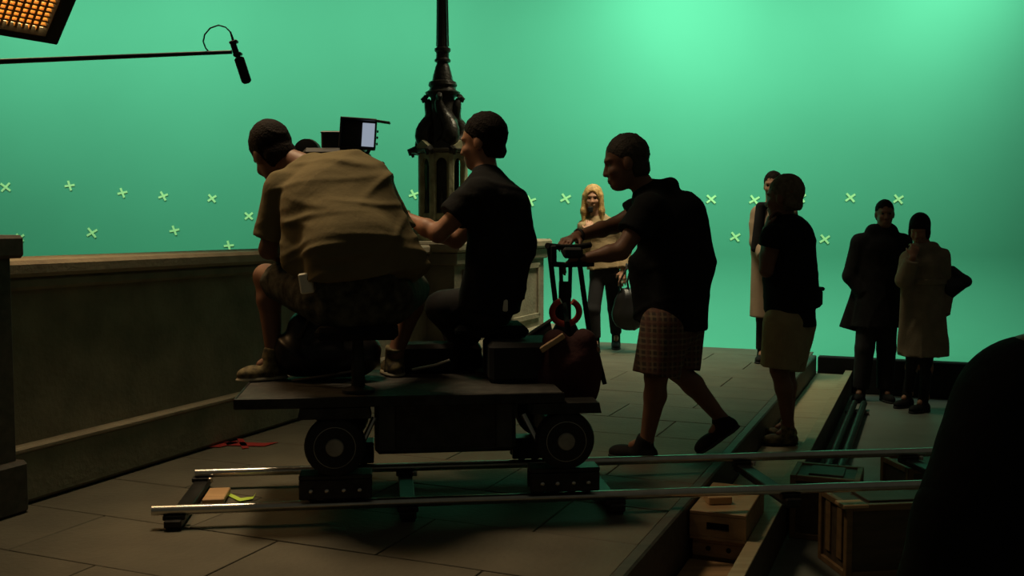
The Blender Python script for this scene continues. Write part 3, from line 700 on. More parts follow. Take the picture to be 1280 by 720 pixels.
# ---- man in cap and khaki shorts standing in the trough
Yc = 6.42
p = Person(at(978, 556, Yc)*np.array([1, 1, 0])+EZ*.19, 'person with greying hair, black vest and khaki shorts standing beside the deck edge', .0075, 1.0, 'skindark')
J = dict(pelvis=at(988, 398, Yc), waist=at(990, 355, Yc), chest=at(986, 305, Yc), neck=at(982, 274, Yc), head=at(979, 247, Yc),
  shL=at(968, 296, Yc-.16), shR=at(992, 294, Yc+.18), elL=at(958, 338, Yc-.14), elR=at(990, 345, Yc+.30), wrL=at(958, 288, Yc-.08), wrR=at(975, 352, Yc+.20),
  hipL=at(980, 405, Yc-.08), hipR=at(994, 405, Yc+.09), knL=at(974, 462, Yc-.08), knR=at(982, 462, Yc+.12), anL=at(986, 540, Yc-.06), anR=at(985, 532, Yc+.14),
  toL=at(960, 552, Yc-.06), toR=at(958, 546, Yc+.14))
for q in 'LR': J['to'+q][2] = .19+.036; J['an'+q][2] = .19+.10
J['hdL'] = (nv(at(963, 266, Yc-.04)-J['wrL']), EX, .8)
p.body(J, nv(np.array([-.80, .60, -.05])), EZ, girth=1.06, hs=1.14)
ex = [tc(at(985, 300, Yc), at(990, 385, Yc), (.165, .19), (.175, .20), EX, f1=True)]
p.shirt('vest', 'blackcloth', .30, .04, .022, (.010, FOLD_H), ex)
p.legs('shorts', 'khaki', .95, .125, .120, folds=(.010, FOLD_V), extra=[tc(at(984, 390, Yc), at(982, 450, Yc), (.135, .16), (.125, .15), EX, f1=True)]); p.shoes('sneaker', 'rubber')
c = J['head']; f = nv(p.f); l = np.cross(EZ, f)
p.hair('hairlight', grow=.012)
# shoulder bag on its strap
cb = at(1019, 372, Yc-.04)
bg = thing('camera_bag', cb, 'small black camera bag on a strap at the hip of the man in shorts', 'bag')
MB().box(cb, (.075, .10, .11), bev=.015).build('case', 'bag', bg); MB().box(cb+EZ*.058+EX*.008, (.078, .105, .025), bev=.008).build('flap', 'bag', bg)
MB().tube([cb+EZ*.06, at(1016, 340, Yc-.07), at(1012, 310, Yc-.12), at(1004, 288, Yc-.16)], .008, 6).build('strap', 'bag', bg, True)

# ---- person behind him in a tan coat
Yb = 9.15
p = Person(at(960, 450, Yb)*np.array([1, 1, 0])+EZ*DECK, 'person in long tan coat and dark scarf mostly hidden behind the man in khaki shorts', .009, 1.0, 'skin')
J = dict(pelvis=at(962, 340, Yb), waist=at(962, 312, Yb), chest=at(963, 280, Yb), neck=at(965, 256, Yb), head=at(966, 232, Yb),
  shR=at(950, 268, Yb), shL=at(985, 268, Yb), elR=at(947, 302, Yb-.05), elL=at(990, 305, Yb), wrR=at(956, 322, Yb-.22), wrL=at(984, 336, Yb-.1),
  hipR=at(955, 345, Yb), hipL=at(969, 345, Yb), knR=at(955, 397, Yb-.03), knL=at(970, 397, Yb), anR=at(953, 440, Yb), anL=at(970, 440, Yb), toR=at(949, 449, Yb-.14), toL=at(971, 449, Yb-.14))
for q in 'LR': J['to'+q][2] = DECK+.035; J['an'+q][2] = DECK+.10
p.body(J, nv(np.array([-.45, -.9, -.05])), EZ, girth=.95)
p.shirt('coat', 'tancoat', 1.9, .02, .025, None, skirt=(at(960, 396, Yb), (.165, .15)))
p.legs('trousers', 'denim', 1.95, .09, .07, .06); p.shoes('shoe'); p.hair('hairdark', grow=.014); p.eyes()
sculpt('scarf', [tc(at(951, 258, Yb-.08), at(946, 312, Yb-.14), (.045, .04), (.055, .03), EX), tc(at(952, 260, Yb-.02), at(982, 260, Yb), .055, .055)], 'coat', p.root, .009, .03)

# ---- man in long dark overcoat
Ym = 9.10
p = Person(at(1090, 497, Ym)*np.array([1, 1, 0]), 'person in long dark overcoat standing on the stage floor, hand in pocket', .008, 1.03, 'skindark')
J = dict(pelvis=at(1097, 372, Ym), waist=at(1098, 342, Ym), chest=at(1100, 312, Ym), neck=at(1104, 288, Ym), head=at(1106, 267, Ym-.02),
  shR=at(1076, 304, Ym), shL=at(1127, 304, Ym), elR=at(1064, 345, Ym+.03), elL=at(1136, 345, Ym+.02), wrR=at(1082, 368, Ym-.05), wrL=at(1130, 376, Ym-.03),
  hipR=at(1087, 378, Ym), hipL=at(1107, 378, Ym), knR=at(1081, 435, Ym-.02), knL=at(1108, 435, Ym), anR=at(1076, 485, Ym), anL=at(1106, 485, Ym-.02), toR=at(1070, 495, Ym-.14), toL=at(1114, 497, Ym-.16))
for q in 'LR': J['to'+q][2] = .035; J['an'+q][2] = .10
p.body(J, nv(np.array([-.18, -1, -.06])), EZ, girth=1.05)
ex = [tc(at(1078, 350, Ym+.05), at(1060, 411, Ym+.08), (.06, .05), (.085, .06), EX, f1=True),
      tc(at(1092, 290, Ym), at(1112, 290, Ym), .075, .075)]
p.shirt('overcoat', 'coat', 1.92, .02, .028, (.010, FOLD_V), ex, skirt=(at(1096, 408, Ym), (.225, .17)))
p.legs('trousers', 'denim', 1.97, .10, .082, .07, folds=(.008, FOLD_V)); p.shoes('shoe'); p.hair('hairdark', grow=.006); p.eyes()

# ---- woman in trench coat with handbag
Yt = 8.55
p = Person(at(1148, 517, Yt)*np.array([1, 1, 0]), 'person in belted beige trench coat holding a hand to the mouth', .008, .96, 'skin')
J = dict(pelvis=at(1156, 382, Yt), waist=at(1156, 352, Yt), chest=at(1156, 330, Yt), neck=at(1155, 308, Yt), head=at(1149, 288, Yt-.02),
  shR=at(1137, 325, Yt), shL=at(1175, 322, Yt), elR=at(1130, 350, Yt-.10), elL=at(1182, 362, Yt+.04), wrR=at(1141, 322, Yt-.20), wrL=at(1178, 396, Yt-.04),
  hipR=at(1146, 388, Yt), hipL=at(1163, 388, Yt), knR=at(1141, 445, Yt), knL=at(1158, 445, Yt-.04), anR=at(1136, 492, Yt+.22), anL=at(1156, 500, Yt-.02), toR=at(1122, 500, Yt+.14), toL=at(1141, 514, Yt-.10))
for q in 'LR': J['to'+q][2] = .035; J['an'+q][2] = .12
J['hdR'] = (nv(at(1146, 300, Yt-.14)-J['wrR']), EY, .8)
p.body(J, nv(np.array([-.55, -.8, -.28])), EZ, male=False, girth=.92)
ex = [tc(at(1146, 312, Yt-.04), at(1165, 312, Yt-.02), .065, .065), tc(at(1135, 330, Yt-.08), at(1131, 440, Yt-.02), (.05, .05), (.045, .06), f1=True)]
ct = p.shirt('trench_coat', 'trench', 1.9, .02, .026, (.014, FOLD_V), ex, skirt=(at(1154, 444, Yt), (.215, .17)))
c = J['waist']; sculpt('belt', [tc(c-EZ*.02, c+EZ*.025, (.178, .143), (.178, .143), p.lat, f0=True, f1=True)], 'trench', ct, .008, .01)
p.legs('stockings', 'denim', 1.9, .07, .058, .045); p.shoes('shoe', hi=.10)
c = J['head']; f = nv(p.f*np.array([1, 1, .6])); l = np.cross(EZ, f)
pr = short_hair(c, p.f, EZ, .98, .026)+[ell(c+EZ*.045+f*.05, (.05, .07, .035), f, EZ), ell(c-EZ*.02+l*.07-f*.01, (.05, .02, .06), f, EZ), ell(c-EZ*.02-l*.07-f*.01, (.05, .02, .06), f, EZ), ell(c-f*.10-EZ*.02, (.065, .06, .06), f, EZ), ell(c-f*.135-EZ*.0+l*.02, (.03, .03, .04), f, EZ)]
sculpt('hair', pr, 'hairdark', p.root, .006, .015)
cb = at(1193, 352, Yt+.02)
hb = thing('handbag', cb, 'black leather shoulder bag hanging from the arm of the trench coat woman', 'handbag')
sculpt('bag_body', [tc(at(1184, 362, Yt), at(1206, 352, Yt), (.09, .06), (.05, .05), EZ), tc(at(1182, 352, Yt), at(1190, 340, Yt), (.08, .05), (.06, .03), EX), tc(at(1190, 338, Yt), at(1209, 352, Yt), .04, .035)], 'bag', hb, .008, .03)
for dx in (0, 7): MB().tube([at(1182+dx, 345, Yt), at(1180+dx, 330, Yt), at(1178+dx*.3, 315, Yt), at(1176, 312, Yt+.05)], .007, 6).build('strap', 'bag', hb, True)
# blond woman's bag
cb = at(788, 385, 9.78)
hb = thing('handbag', cb, 'large black slouchy bag at the side of the blond woman', 'handbag')
sculpt('bag_body', [ell(cb, (.16, .09, .20), nv(EX+EZ*.25), EZ), ell(cb-EZ*.08-EX*.02, (.15, .10, .13))], 'bag', hb, .009, .04, (.012, FOLD_V))
for dx in (0, 9): MB().tube([at(778+dx, 370, 9.75), at(775+dx, 352, 9.74), at(783+dx*.6, 336, 9.74), at(783, 330, 9.78)], .011, 6).build('strap', 'bag', hb, True)

# ---- dark figure close to the lens, seated, seen from behind
Yn = 1.62
p = Person((1.02, 1.62, 0), 'person in black hooded jacket seated with back turned, a dark silhouette beside the crates', .010, 1.0, 'skindark')
hn = at(1290, 505, Yn)
J = dict(head=hn, neck=hn+np.array([.0, -.02, -.155]), chest=hn+np.array([0, -.05, -.36]), waist=hn+np.array([0, -.08, -.54]), pelvis=hn+np.array([0, -.08, -.72]),
  shL=hn+np.array([-.115, -.04, -.20]), shR=hn+np.array([.115, -.04, -.20]), elL=hn+np.array([-.115, .10, -.44]), elR=hn+np.array([.115, .10, -.44]),
  wrL=hn+np.array([-.11, .28, -.55]), wrR=hn+np.array([.11, .28, -.55]), hipL=hn+np.array([-.09, -.06, -.76]), hipR=hn+np.array([.09, -.06, -.76]),
  knL=hn+np.array([-.13, .36, -.77]), knR=hn+np.array([.13, .36, -.77]))
for q, e in (('L', -1), ('R', 1)):
    a = J['kn'+q].copy(); a[2] = .10; a[1] += .02; J['an'+q] = a; b = a+np.array([0, .13, 0]); b[2] = .036; J['to'+q] = b
p.body(J, nv(np.array([.05, 1, -.1])), EZ, male=False)
p.shirt('jacket', 'blackcloth', 1.9, .06, .03, (.012, FOLD_D)); p.legs('trousers', 'denim', 1.95, .10, .08, .065); p.shoes('shoe')
pr = [ell(hn-EY*.01-EZ*.03, (.112, .125, .135)), tc(hn-EZ*.02, hn-EZ*.10-EY*.02, (.115, .12), (.148, .12), EX), tc(hn-EZ*.10-EY*.02, hn-EZ*.20-EY*.03, (.15, .12), (.183, .12), EX), tc(hn-EZ*.20-EY*.03, hn-EZ*.34-EY*.03, (.183, .12), (.190, .11), EX, f1=True), ell(hn+EY*.14-EZ*.05, (.075, .09, .10), neg=True)]
sculpt('hood', pr, 'blackcloth', p.root, .008, .05)
sz = J['pelvis'][2]-.115
sb = J['pelvis']*np.array([1, 1, 0])
st = thing('stool', sb, 'black folding stool under the near seated silhouette', 'stool')
MB().box(sb+EZ*(sz-.03), (.40, .36, .05), bev=.015).build('seat', 'blackcloth', st)
for ex_ in (-.17, .17):
    for ey in (-.15, .15): MB().tube([sb+EX*ex_+EY*ey, sb+EX*ex_*.9+EY*ey*.9+EZ*(sz-.05)], .013, 8).build('leg', 'iron', st)

# ================================================================== CAMERA DOLLY
dl = thing('camera_dolly', T(1.22, 0, 0), 'dark grey camera dolly with fat tyres and a push bar, riding on the rails', 'dolly')
PT = .545
pl = MB().box(T(1.03, 0, PT-.015), (1.36, .78, .03), (rd, rn, EZ), .006).build('platform', 'deckmat', dl)
MB().box(T(1.03, -.392, PT-.02), (1.36, .012, .045), (rd, rn, EZ), .003).build('edge_strip', 'iron', pl)
MB().box(T(.352, 0, PT-.02), (.012, .78, .045), (rd, rn, EZ), .003).build('edge_strip', 'iron', pl)
MB().box(T(1.22, 0, .385), (.62, .40, .26), (rd, rn, EZ), .02).build('chassis', 'dolly', dl)
MB().box(T(1.22, -.205, .38), (.44, .012, .20), (rd, rn, EZ), .004).build('side_panel', 'deckmat', dl)
for x in (.75, 1.72):
    MB().box(T(x, 0, .33), (.10, .62, .10), (rd, rn, EZ), .01).build('axle_beam', 'iron', dl)
    for y in (-.345, .345):
        c = T(x, y, .335); sg = -1 if y < 0 else 1
        wh = MB().lathe(c, [(.075, -.045), (.100, -.048), (.120, -.036), (.127, -.015), (.127, .015), (.120, .036), (.100, .048), (.075, .045)], 32, rn, EZ).build('wheel', 'rubber', dl, True)
        MB().lathe(c+rn*sg*.030, [(.094, -.01), (.094, .012), (.084, .018), (.080, .006), (.040, .010), (.034, .024), (.012, .026)], 28, rn*sg, EZ).build('hub', 'hub', wh, True)
        for k in range(6):
            a = 2*math.pi*k/6; MB().lathe(c+rn*sg*.038+.057*(math.cos(a)*rd+math.sin(a)*EZ), [(.007, 0), (.007, .008), (.003, .010)], 6, rn*sg, EZ).build('wheel_nut', 'iron', wh)
        MB().prism([T(x-.15, y*1.0+sg*-.09, .455), T(x+.15, y+sg*-.09, .455), T(x+.14, y+sg*-.09, .50), T(x-.14, y+sg*-.09, .50)], rn*sg*.14).build('mudguard', 'iron', dl)
        yr = sg*GA/2
        bg = MB().box(T(x, yr-sg*.045, .155), (.30, .025, .085), (rd, rn, EZ), .005).build('track_bogie', 'iron', dl)
        MB().box(T(x, yr+sg*.045, .155), (.30, .025, .085), (rd, rn, EZ), .005).build('bogie_plate', 'iron', bg)
        MB().box(T(x, yr, .205), (.30, .115, .02), (rd, rn, EZ), .004).build('bogie_top', 'iron', bg)
        for dx in (-.10, -.035, .035, .10):
            MB().lathe(T(x+dx, yr, .122), [(.012, -.022), (.026, -.020), (.026, .020), (.012, .022)], 14, rn, EZ).build('roller', 'rubber', bg, True)
            MB().lathe(T(x+dx, yr+sg*.057, .15), [(.009, 0), (.009, .008), (.004, .011)], 8, rn*sg, EZ).build('bolt', 'steel', bg)
    MB().tube([T(x, -.30, .25), T(x+.10 if x < 1 else x-.10, -.24, .30), T(x+.16 if x < 1 else x-.16, -.2, .42)], .012, 8).build('steering_rod', 'steel', dl, True)
# centre column, arm and fluid head that carry the film camera
cb = at(428, 300, 4.92)
col = MB().lathe(np.array([cb[0], cb[1], DECK+PT]), [(.11, 0), (.11, .05), (.075, .06), (.075, .45), (.06, .46), (.06, .66), (.095, .67), (.095, .70)], 24).build('column', 'dolly', dl, True)
MB().box(np.array([cb[0], cb[1], DECK+PT+.76]), (.16, .14, .12), bev=.02).build('fluid_head', 'iron', dl)
MB().tube([np.array([cb[0]+.05, cb[1], DECK+PT+.76]), at(480, 330, 4.85)], .012, 8).build('pan_handle', 'iron', dl, True)
# seats
for (px, py, Y) in ((447, 405, 4.20), (612, 404, 4.74)):
    c = at(px, py, Y)
    MB().box(c-EZ*.028, (.34, .30, .055), (rd, rn, EZ), .02).build('seat_pad', 'blackcloth', dl)
    b = np.array([c[0], c[1], DECK+PT]); t_ = b.copy(); t_[1] = max(t_[1], T(1.1, -.36)[1]); t_[2] = DECK+PT
    MB().tube([t_, t_+EZ*.12, c-EZ*.05], [.03, .028, .022], 12).build('seat_post', 'iron', dl, True)
    MB().lathe(t_, [(.07, 0), (.07, .015), (.03, .03)], 16).build('seat_socket', 'iron', dl, True)
# push bar
pc = at(706, 340, 4.96); pb = T(1.80, .10, PT)
MB().tube([np.array([pc[0], pc[1], pb[2]]), at(706, 352, 4.96)], [.038, .030], 14).build('push_post', 'black', dl, True)
MB().tube([at(697, 400, 4.96), at(691, 350, 4.95), at(686, 306, 4.94)], .013, 8).build('push_upright', 'black', dl, True)
MB().tube([at(737, 418, 4.97), at(730, 370, 4.97), at(723, 318, 4.97)], .013, 8).build('push_upright', 'black', dl, True)
MB().tube([at(702, 372, 4.94), at(701, 330, 4.93)], .010, 8).build('push_upright', 'black', dl, True)
MB().tube([at(712, 372, 4.97), at(713, 330, 4.98)], .010, 8).build('push_upright', 'black', dl, True)
MB().tube([at(684, 307, 4.93), at(700, 309, 5.02), at(722, 309, 5.12), at(738, 306, 5.16)], .015, 10).build('handle_bar', 'black', dl, True)
MB().tube([at(688, 330, 4.94), at(706, 331, 4.97), at(742, 330, 5.0)], .014, 10).build('handle_bar', 'black', dl, True)
MB().box(at(716, 316, 4.98), (.10, .06, .055), bev=.012).build('control_box', 'blackplastic', dl)
MB().box(at(692, 318, 4.92), (.03, .03, .09), bev=.006).build('brake_lever', 'blackplastic', dl)
rc = at(707, 390, 4.84); ra_ = [math.radians(q) for q in range(-248, 69, 10)]
MB().tube([rc+.066*(math.cos(a)*EX+math.sin(a)*(EZ*.92-EY*.4)) for a in ra_], .0155, 10).build('red_ring', 'redplastic', dl, True)['label'] = 'red plastic ring round the push post'
MB().lathe(at(707, 412, 4.95), [(.03, -.06), (.060, -.05), (.065, 0), (.05, .03), (.03, .04)], 16).build('steering_hub', 'black', dl, True)
tr = MB().prism([at(652, 427, 4.97), at(688, 402, 5.05), at(692, 420, 4.98), at(676, 440, 4.90)], -EZ*.015).build('tray', 'black', dl)
MB().tube([at(652, 424, 4.97), at(676, 438, 4.90)], .006, 6).build('lit_tray_edge', 'hub', tr)  # pale tubes: the lit edges of the dark tray, put into the colour
MB().tube([at(652, 424, 4.97), at(690, 399, 5.05)], .009, 6).build('lit_tray_edge', 'hub', tr)
MB().box(T(1.60, .05, PT+.09), (.36, .34, .18), (rd, rn, EZ), .02).build('battery_box', 'black', dl)
MB().box(T(1.15, .30, PT+.07), (.30, .16, .14), (rd, rn, EZ), .02).build('equipment_box', 'black', dl)
MB().tube([T(.55, -.05, PT+.02), T(.72, -.12, PT+.05), T(.86, -.1, PT+.07)], .008, 6).build('cable', 'rubber', dl, True)
for q in (((400, 497), (430, 480), (455, 474)), ((515, 462), (545, 456), (562, 450)), ((470, 480), (440, 488), (415, 494))):
    MB().tube([at(x, y, 4.45) for x, y in q], .006, 6).build('cable', 'hub', dl, True)

# crumpled dark bag on the platform under the operator's seat
gb = at(400, 470, 4.58); gb[2] = .895
du = thing('duffel_bag', gb, 'dark crumpled duffel bag on the dolly platform below the olive t-shirt man', 'bag')
sculpt('bag_body', [tc(gb+EX*-.10+EZ*.12, gb+EX*.17+EZ*.12, (.12, .11), (.12, .11)), tc(gb+EX*-.06+EZ*.24, gb+EX*.14+EZ*.22, (.09, .08), (.09, .08)), halfspace(gb+EZ*.003, -EZ, gb-.5, gb+.5)], 'bag', du, .008, .04, (.022, FOLD_D))
MB().tube([gb+np.array([-.07, -.10, .20]), gb+np.array([-.02, -.13, .29]), gb+np.array([.08, -.13, .29]), gb+np.array([.12, -.10, .19])], .010, 6).build('handle', 'bag', du, True)
# hanging tool bag on the push bar end
Yg = 4.50; bc = at(716, 458, Yg)
tb = thing('tool_bag', bc, 'dark maroon canvas tool bag hanging from the push bar with loose straps', 'bag')
sculpt('bag_body', [tc(at(694, 428, Yg), at(693, 486, Yg), (.06, .06), (.072, .07)), tc(at(730, 428, Yg), at(730, 484, Yg), (.06, .06), (.065, .065)), ell(at(712, 462, Yg), (.135, .085, .12)),
   tc(at(735, 470, Yg), at(736, 494, Yg), (.035, .04), (.03, .03)), tc(at(690, 470, Yg), at(687, 492, Yg), (.045, .05), (.04, .04))], 'maroon', tb, .008, .035, (.018, FOLD_V))
for (a, b, c_) in (((740, 420), (748, 450), (756, 480)), ((738, 430), (744, 465), (743, 486)), ((732, 470), (735, 490), (734, 503)), ((712, 424), (709, 405), (706, 380))):
    MB().tube([at(*a, Yg), at(*b, Yg), at(*c_, Yg if c_[1] > 400 else 4.9)], [.014, .013, .010], 8).build('strap', 'blackcloth', tb, True)
MB().box(at(746, 437, Yg-.02), (.025, .025, .03), bev=.008).build('buckle', 'skin', tb)
ka, kb = at(676, 438, Yg-.08), at(705, 419, Yg-.04)
sk = MB().box(mid(ka, kb, .5), (np.linalg.norm(kb-ka), .03, .026), (nv(kb-ka), EY, nv(np.cross(nv(kb-ka), EY))), .004).build('wooden_stick', 'wedge')
tag(sk, 'pale wooden stick poking out of the maroon tool bag', 'stick')

# ================================================================== FILM CAMERA
fc = thing('film_camera', np.array([cb[0], cb[1], DECK+PT+.82]), 'black film camera with hooded monitor on the dolly column', 'camera')
MB().box(at(422, 215, 4.95), (.30, .26, .22), bev=.02).build('camera_body', 'blackplastic', fc)
MB().box(at(424, 246, 4.94), (.22, .16, .06), bev=.01).build('base_plate', 'iron', fc)
MB().lathe(at(385, 190, 5.02), [(.02, -.05), (.062, -.045), (.066, 0), (.062, .045), (.02, .05)], 24, EY, EX).build('film_magazine', 'blackplastic', fc, True)
MB().box(at(418, 176, 4.92), (.105, .14, .085), bev=.008).build('viewfinder', 'blackplastic', fc)
MB().box(at(418, 167, 4.92), (.11, .145, .010), bev=.003).build('top_handle', 'iron', fc)
ax = nv(np.array([1, .10, -.06])); az = nv(np.array([.07, 0, 1])); ay = np.cross(az, ax)
mc = at(448, 168, 4.86)
mo = MB().box(mc+ay*.02, (.165, .05, .140), (ax, ay, az), .008).build('monitor', 'blackplastic', fc)
for (cc, sz_) in ((mc+az*.070, (.17, .10, .008)), (mc-az*.068, (.165, .08, .008)), (mc-ax*.082, (.008, .09, .14)), (mc+ax*.082, (.008, .05, .14))):
    MB().box(cc-ay*.02, sz_, (ax, ay, az), .002).build('monitor_hood', 'blackplastic', mo)
MB().box(mc+ax*.048-ay*.0085, (.060, .003, .112), (ax, ay, az)).build('screen', 'screen', mo)
MB().box(mc+ax*.10+az*.066-ay*.03, (.10, .09, .006), (nv(ax-az*.08), ay, az), .002).build('hood_flap', 'blackplastic', mo)
for k in range(3): MB().lathe(mc+ax*.087+az*(.02-.03*k)-ay*.0, [(.006, 0), (.006, .008)], 8, ax, az).build('knob', 'iron', mo)
MB().tube([at(462, 186, 4.88), at(456, 198, 4.90), at(448, 210, 4.93)], .009, 8).build('monitor_arm', 'iron', fc, True)
MB().tube([at(474, 206, 4.93), at(484, 228, 4.92), at(493, 250, 4.90)], .011, 8).build('support_rod', 'iron', fc, True)
MB().box(at(474, 206, 4.92), (.05, .05, .03), bev=.005).build('matte_box', 'blackplastic', fc)
MB().box(at(395, 225, 5.05), (.14, .12, .14), bev=.01).build('lens_housing', 'blackplastic', fc)

# ================================================================== BOOM MICROPHONE
Yo = 4.2
bo = thing('boom_microphone', at(150, 71, Yo), 'shotgun microphone in black foam on a long dark boom pole', 'microphone')
MB().tube([at(-420, 95, Yo-.05), at(0, 77, Yo), at(290, 65, Yo)], [.014, .011, .008], 10).build('boom_pole', 'boom', bo, True)
ma, mz_ = at(288, 40, Yo), at(309, 104, Yo); md = nv(mz_-ma); ln = np.linalg.norm(mz_-ma)
MB().lathe(ma, [(.004, 0), (.005, .03), (.008, .05), (.009, ln*.5)], 10, md, EX).build('microphone_body', 'boom', bo, True)
MB().lathe(ma, [(.015, ln*.50), (.0205, ln*.52), (.0205, ln*.96), (.014, ln*.995), (.004, ln)], 14, md, EX).build('foam_windscreen', 'foam', bo, True)
for q in (.20, .44): MB().box(ma+md*ln*q, (.034, .03, .012), (nv(np.cross(md, EY)), EY, md), .003).build('shock_mount', 'boom', bo)
MB().box(ma+md*ln*.33-EX*.006, (.02, .022, .07), (nv(np.cross(md, EY)), EY, md), .004).build('shock_mount_bracket', 'boom', bo)
MB().tube([at(288, 40, Yo), at(282, 34, Yo), at(273, 31.5, Yo), at(263, 35, Yo), at(256, 43, Yo), at(254, 52, Yo), at(257, 60, Yo), at(262, 66, Yo)], .0032, 6).build('cable', 'rubber', bo, True)

# ================================================================== SOFTBOX
Ys = 5.6
k0 = at(70, 50, Ys); e1 = nv(np.array([-49., -46, 3.4])); e2 = np.array([41., -40, 42.6]); e2 = nv(e2-e1*np.dot(e1, e2)); en = nv(np.cross(e1, e2))
if np.dot(en, np.array([0, 0, CAMZ])-k0) < 0: en = -en
W_, H_ = .95, .75
def Q(a, b, c=0): return k0+e1*a+e2*b+en*c
sf = thing('softbox_lamp', Q(W_/2, H_/2, -.5), 'black softbox lamp with a glowing gold egg crate grid', 'lamp')
for (a0, a1, b0, b1) in ((0, W_, 0, .045), (0, W_, H_-.045, H_), (0, .075, 0, H_), (W_-.075, W_, 0, H_)):
    MB().box(Q((a0+a1)/2, (b0+b1)/2, .0), (a1-a0, b1-b0, .09), (e1, e2, en), .008).build('frame', 'black', sf)
MB().box(Q(W_/2, H_/2, -.035), (W_-.1, H_-.08, .006), (e1, e2, en)).build('diffuser', 'glow', sf)
area('softbox_glow', Q(W_/2, H_/2, .06), Q(W_/2, H_/2, .06)+en, W_-.2, H_-.15, 5, (1.0, .55, .22), 120)
nx_ = 22
for i in range(1, nx_): MB().box(Q(.075+(W_-.15)*i/nx_, H_/2, -.015), (.013, H_-.09, .025), (e1, e2, en)).build('grid_slat', 'gold', sf)
for i in range(1, 19): MB().box(Q(W_/2, .045+(H_-.09)*i/19, -.015), (W_-.15, .013, .025), (e1, e2, en)).build('grid_slat', 'gold', sf)
bk = [Q(W_/2+sx*.10, H_/2+sy*.10, -.50) for sx, sy in ((-1, -1), (1, -1), (1, 1), (-1, 1))]; fr = [Q(0, 0, -.045), Q(W_, 0, -.045), Q(W_, H_, -.045), Q(0, H_, -.045)]
MB().add(fr+bk, [(0, 1, 5, 4), (1, 2, 6, 5), (2, 3, 7, 6), (3, 0, 4, 7), (4, 5, 6, 7)]).build('fabric_housing', 'black', sf)
MB().lathe(Q(W_/2, H_/2, -.5), [(.10, 0), (.10, -.25), (.07, -.27)], 16, en, e1).build('lamp_head', 'iron', sf, True)
MB().tube([Q(W_/2, H_/2, -.62), Q(W_/2, H_/2, -.62)+EZ*1.8], .02, 8).build('hanging_pole', 'iron', sf)

# ================================================================== BOXES AND CRATES UNDER THE TRACK
def apple(u0, u1, v0, v1, z0, z1, label, holes=1, m='box'):
    c = S((u0+u1)/2, (v0+v1)/2, z0); t = thing('apple_box', c, label, 'wooden box'); th = .018
    MB().sbox(u0, u1, v0, v1, z1-th, z1, .003).build('lid', m, t); MB().sbox(u0, u1, v0, v1, z0, z0+th, .003).build('bottom', m, t)
    MB().sbox(u0, u0+th, v0+th, v1-th, z0+th, z1-th).build('side_board', m, t); MB().sbox(u1-th, u1, v0+th, v1-th, z0+th, z1-th).build('side_board', m, t)
    MB().sbox(u0, u1, v1-th, v1, z0+th, z1-th).build('end_board', m, t)
    zc = (z0+z1)/2; uc = (u0+u1)/2      # front board built round the hand hole
    if holes == 1:
        hw, hh = .05, .017
        for q in ((u0, uc-hw, z0+th, z1-th), (uc+hw, u1, z0+th, z1-th), (uc-hw, uc+hw, z0+th, zc-hh), (uc-hw, uc+hw, zc+hh, z1-th)):
            MB().sbox(q[0], q[1], v0, v0+th, q[2], q[3]).build('end_board', m, t)
    else:
        MB().sbox(u0, u1, v0, v0+th, z0+th, z1-th).build('end_board', m, t)
        for d in (-.045, .045): MB().lathe(S(uc+d, v0+.002, zc), [(.011, -.006), (.011, .004)], 12, SX3, EZ).build('hole_shade_disc', 'hole', t)  # dark discs stand in for the shade in two round holes
    MB().sbox(u0+.03, u1-.03, v0+.03, v1-.03, z0+.02, z1-.02).build('slot_shade_core', 'hole', t)  # near-black block added inside so the hand hole looks deep in shade
    return t
apple(-.955, -.706, 4.36, 4.88, .205, .335, 'light wooden box with a slot handle, topmost of the stack under the near rail')
apple(-.945, -.712, 4.38, 4.88, .125, .203, 'shallow wooden box with two round holes under the slotted box', 2)
apple(-.95, -.708, 4.40, 4.88, .0, .123, 'lowest wooden box of the stack under the near rail', 1)
apple(-.955, -.712, 3.80, 4.36, .0, .115, 'reddish wooden box lying in the trough in front of the stack', 1)
c = T(2.55, -GA/2, -.012); tag(MB().box(S(-.86, 4.52, .354), (.11, .075, .036), (rd, rn, EZ), .004).build('packing_block', 'wedge'), 'small wooden packing block between the slotted box and the near rail', 'wood block')
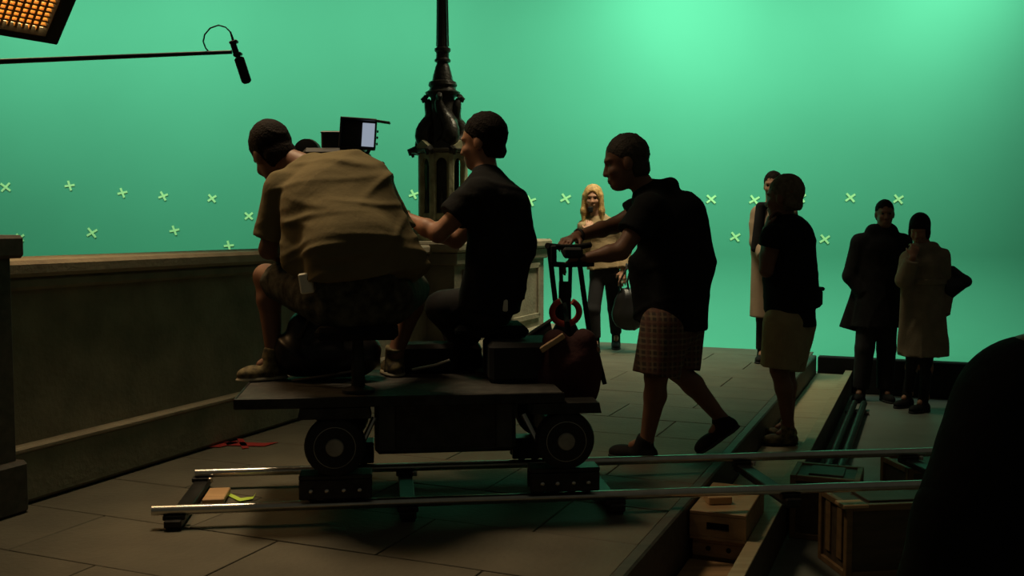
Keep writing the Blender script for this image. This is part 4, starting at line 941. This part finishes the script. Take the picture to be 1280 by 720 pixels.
def crate(c, size, ax, label, slots=True):
    """open-framed wooden crate: frame bars round dark panels"""
    sx, sy, sz_ = size; c = np.asarray(c, float); t = thing('crate', c, label, 'crate'); b = .03
    MB().box(c+EZ*sz_/2, (sx-.03, sy-.03, sz_-.02), (*ax, EZ)).build('panel', 'cratedark', t)
    for ex_ in (-1, 1):
        for ey in (-1, 1): MB().box(c+ax[0]*ex_*(sx/2-b/2)+ax[1]*ey*(sy/2-b/2)+EZ*sz_/2, (b, b, sz_), (*ax, EZ), .003).build('corner_post', 'crate', t)
        for z in (b/2, sz_-b/2):
            MB().box(c+ax[0]*ex_*(sx/2-b/2)+EZ*z, (b*.98, sy-2*b, b), (*ax, EZ), .003).build('rail', 'crate', t)
            MB().box(c+ax[1]*ex_*(sy/2-b/2)+EZ*z, (sx-2*b, b*.98, b), (*ax, EZ), .003).build('rail', 'crate', t)
    if slots:
        for d in (-.06, .06): MB().box(c-ax[0]*(sx/2-.012)+ax[1]*d+EZ*sz_*.55, (.012, .05, sz_-.10), (*ax, EZ), .002).build('slat', 'crate', t)
    MB().box(c+ax[0]*.0+EZ*(sz_-.004), (sx*.5, sy*.6, .012), (*ax, EZ), .002).build('lid', 'cratedark', t)
    return t
RA = (rd, rn)
crate(S(-.455, 5.36, 0), (.34, .32, .33), (PX3, SX3), 'dark wooden crate beside the kerb, under the far rail', False)
crate(np.array([1.76, 4.62, 0]), (.54, .30, .34), RA, 'brown wooden crate with slatted end under the near rail')
crate(np.array([2.24, 5.30, 0]), (.40, .30, .34), RA, 'wooden crate under the far rail next to the seated silhouette', False)
tag(MB().box(T(3.04, -GA/2, -.003), (.12, .09, .016), (rd, rn, EZ), .003).build('packing_block', 'wedge'), 'flat wooden packing block on the slatted crate', 'wood block')
tag(MB().box(np.array([1.98, 5.02, .02]), (.14, .10, .04), bev=.004).build('packing_block', 'crate'), 'brown wooden block lying on the stage floor between the crates', 'wood block')
for u, lab in ((-.565, 'long dark pipe lying on the stage floor against the kerb'), (-.485, 'long dark pipe lying beside another, farther from the kerb')):
    tag(MB().tube([S(u, 6.3, .052), S(u+.0, 9.15, .052)], .028, 12).build('steel_pipe', 'iron', None, True), lab, 'pipe')
for v in (6.6, 8.9):
    tag(MB().sbox(-.62, -.43, v-.03, v+.03, 0, .024, .003).build('timber_bearer', 'darkwood'), 'short timber bearer under the two long pipes', 'timber', 'bearers under the pipes')
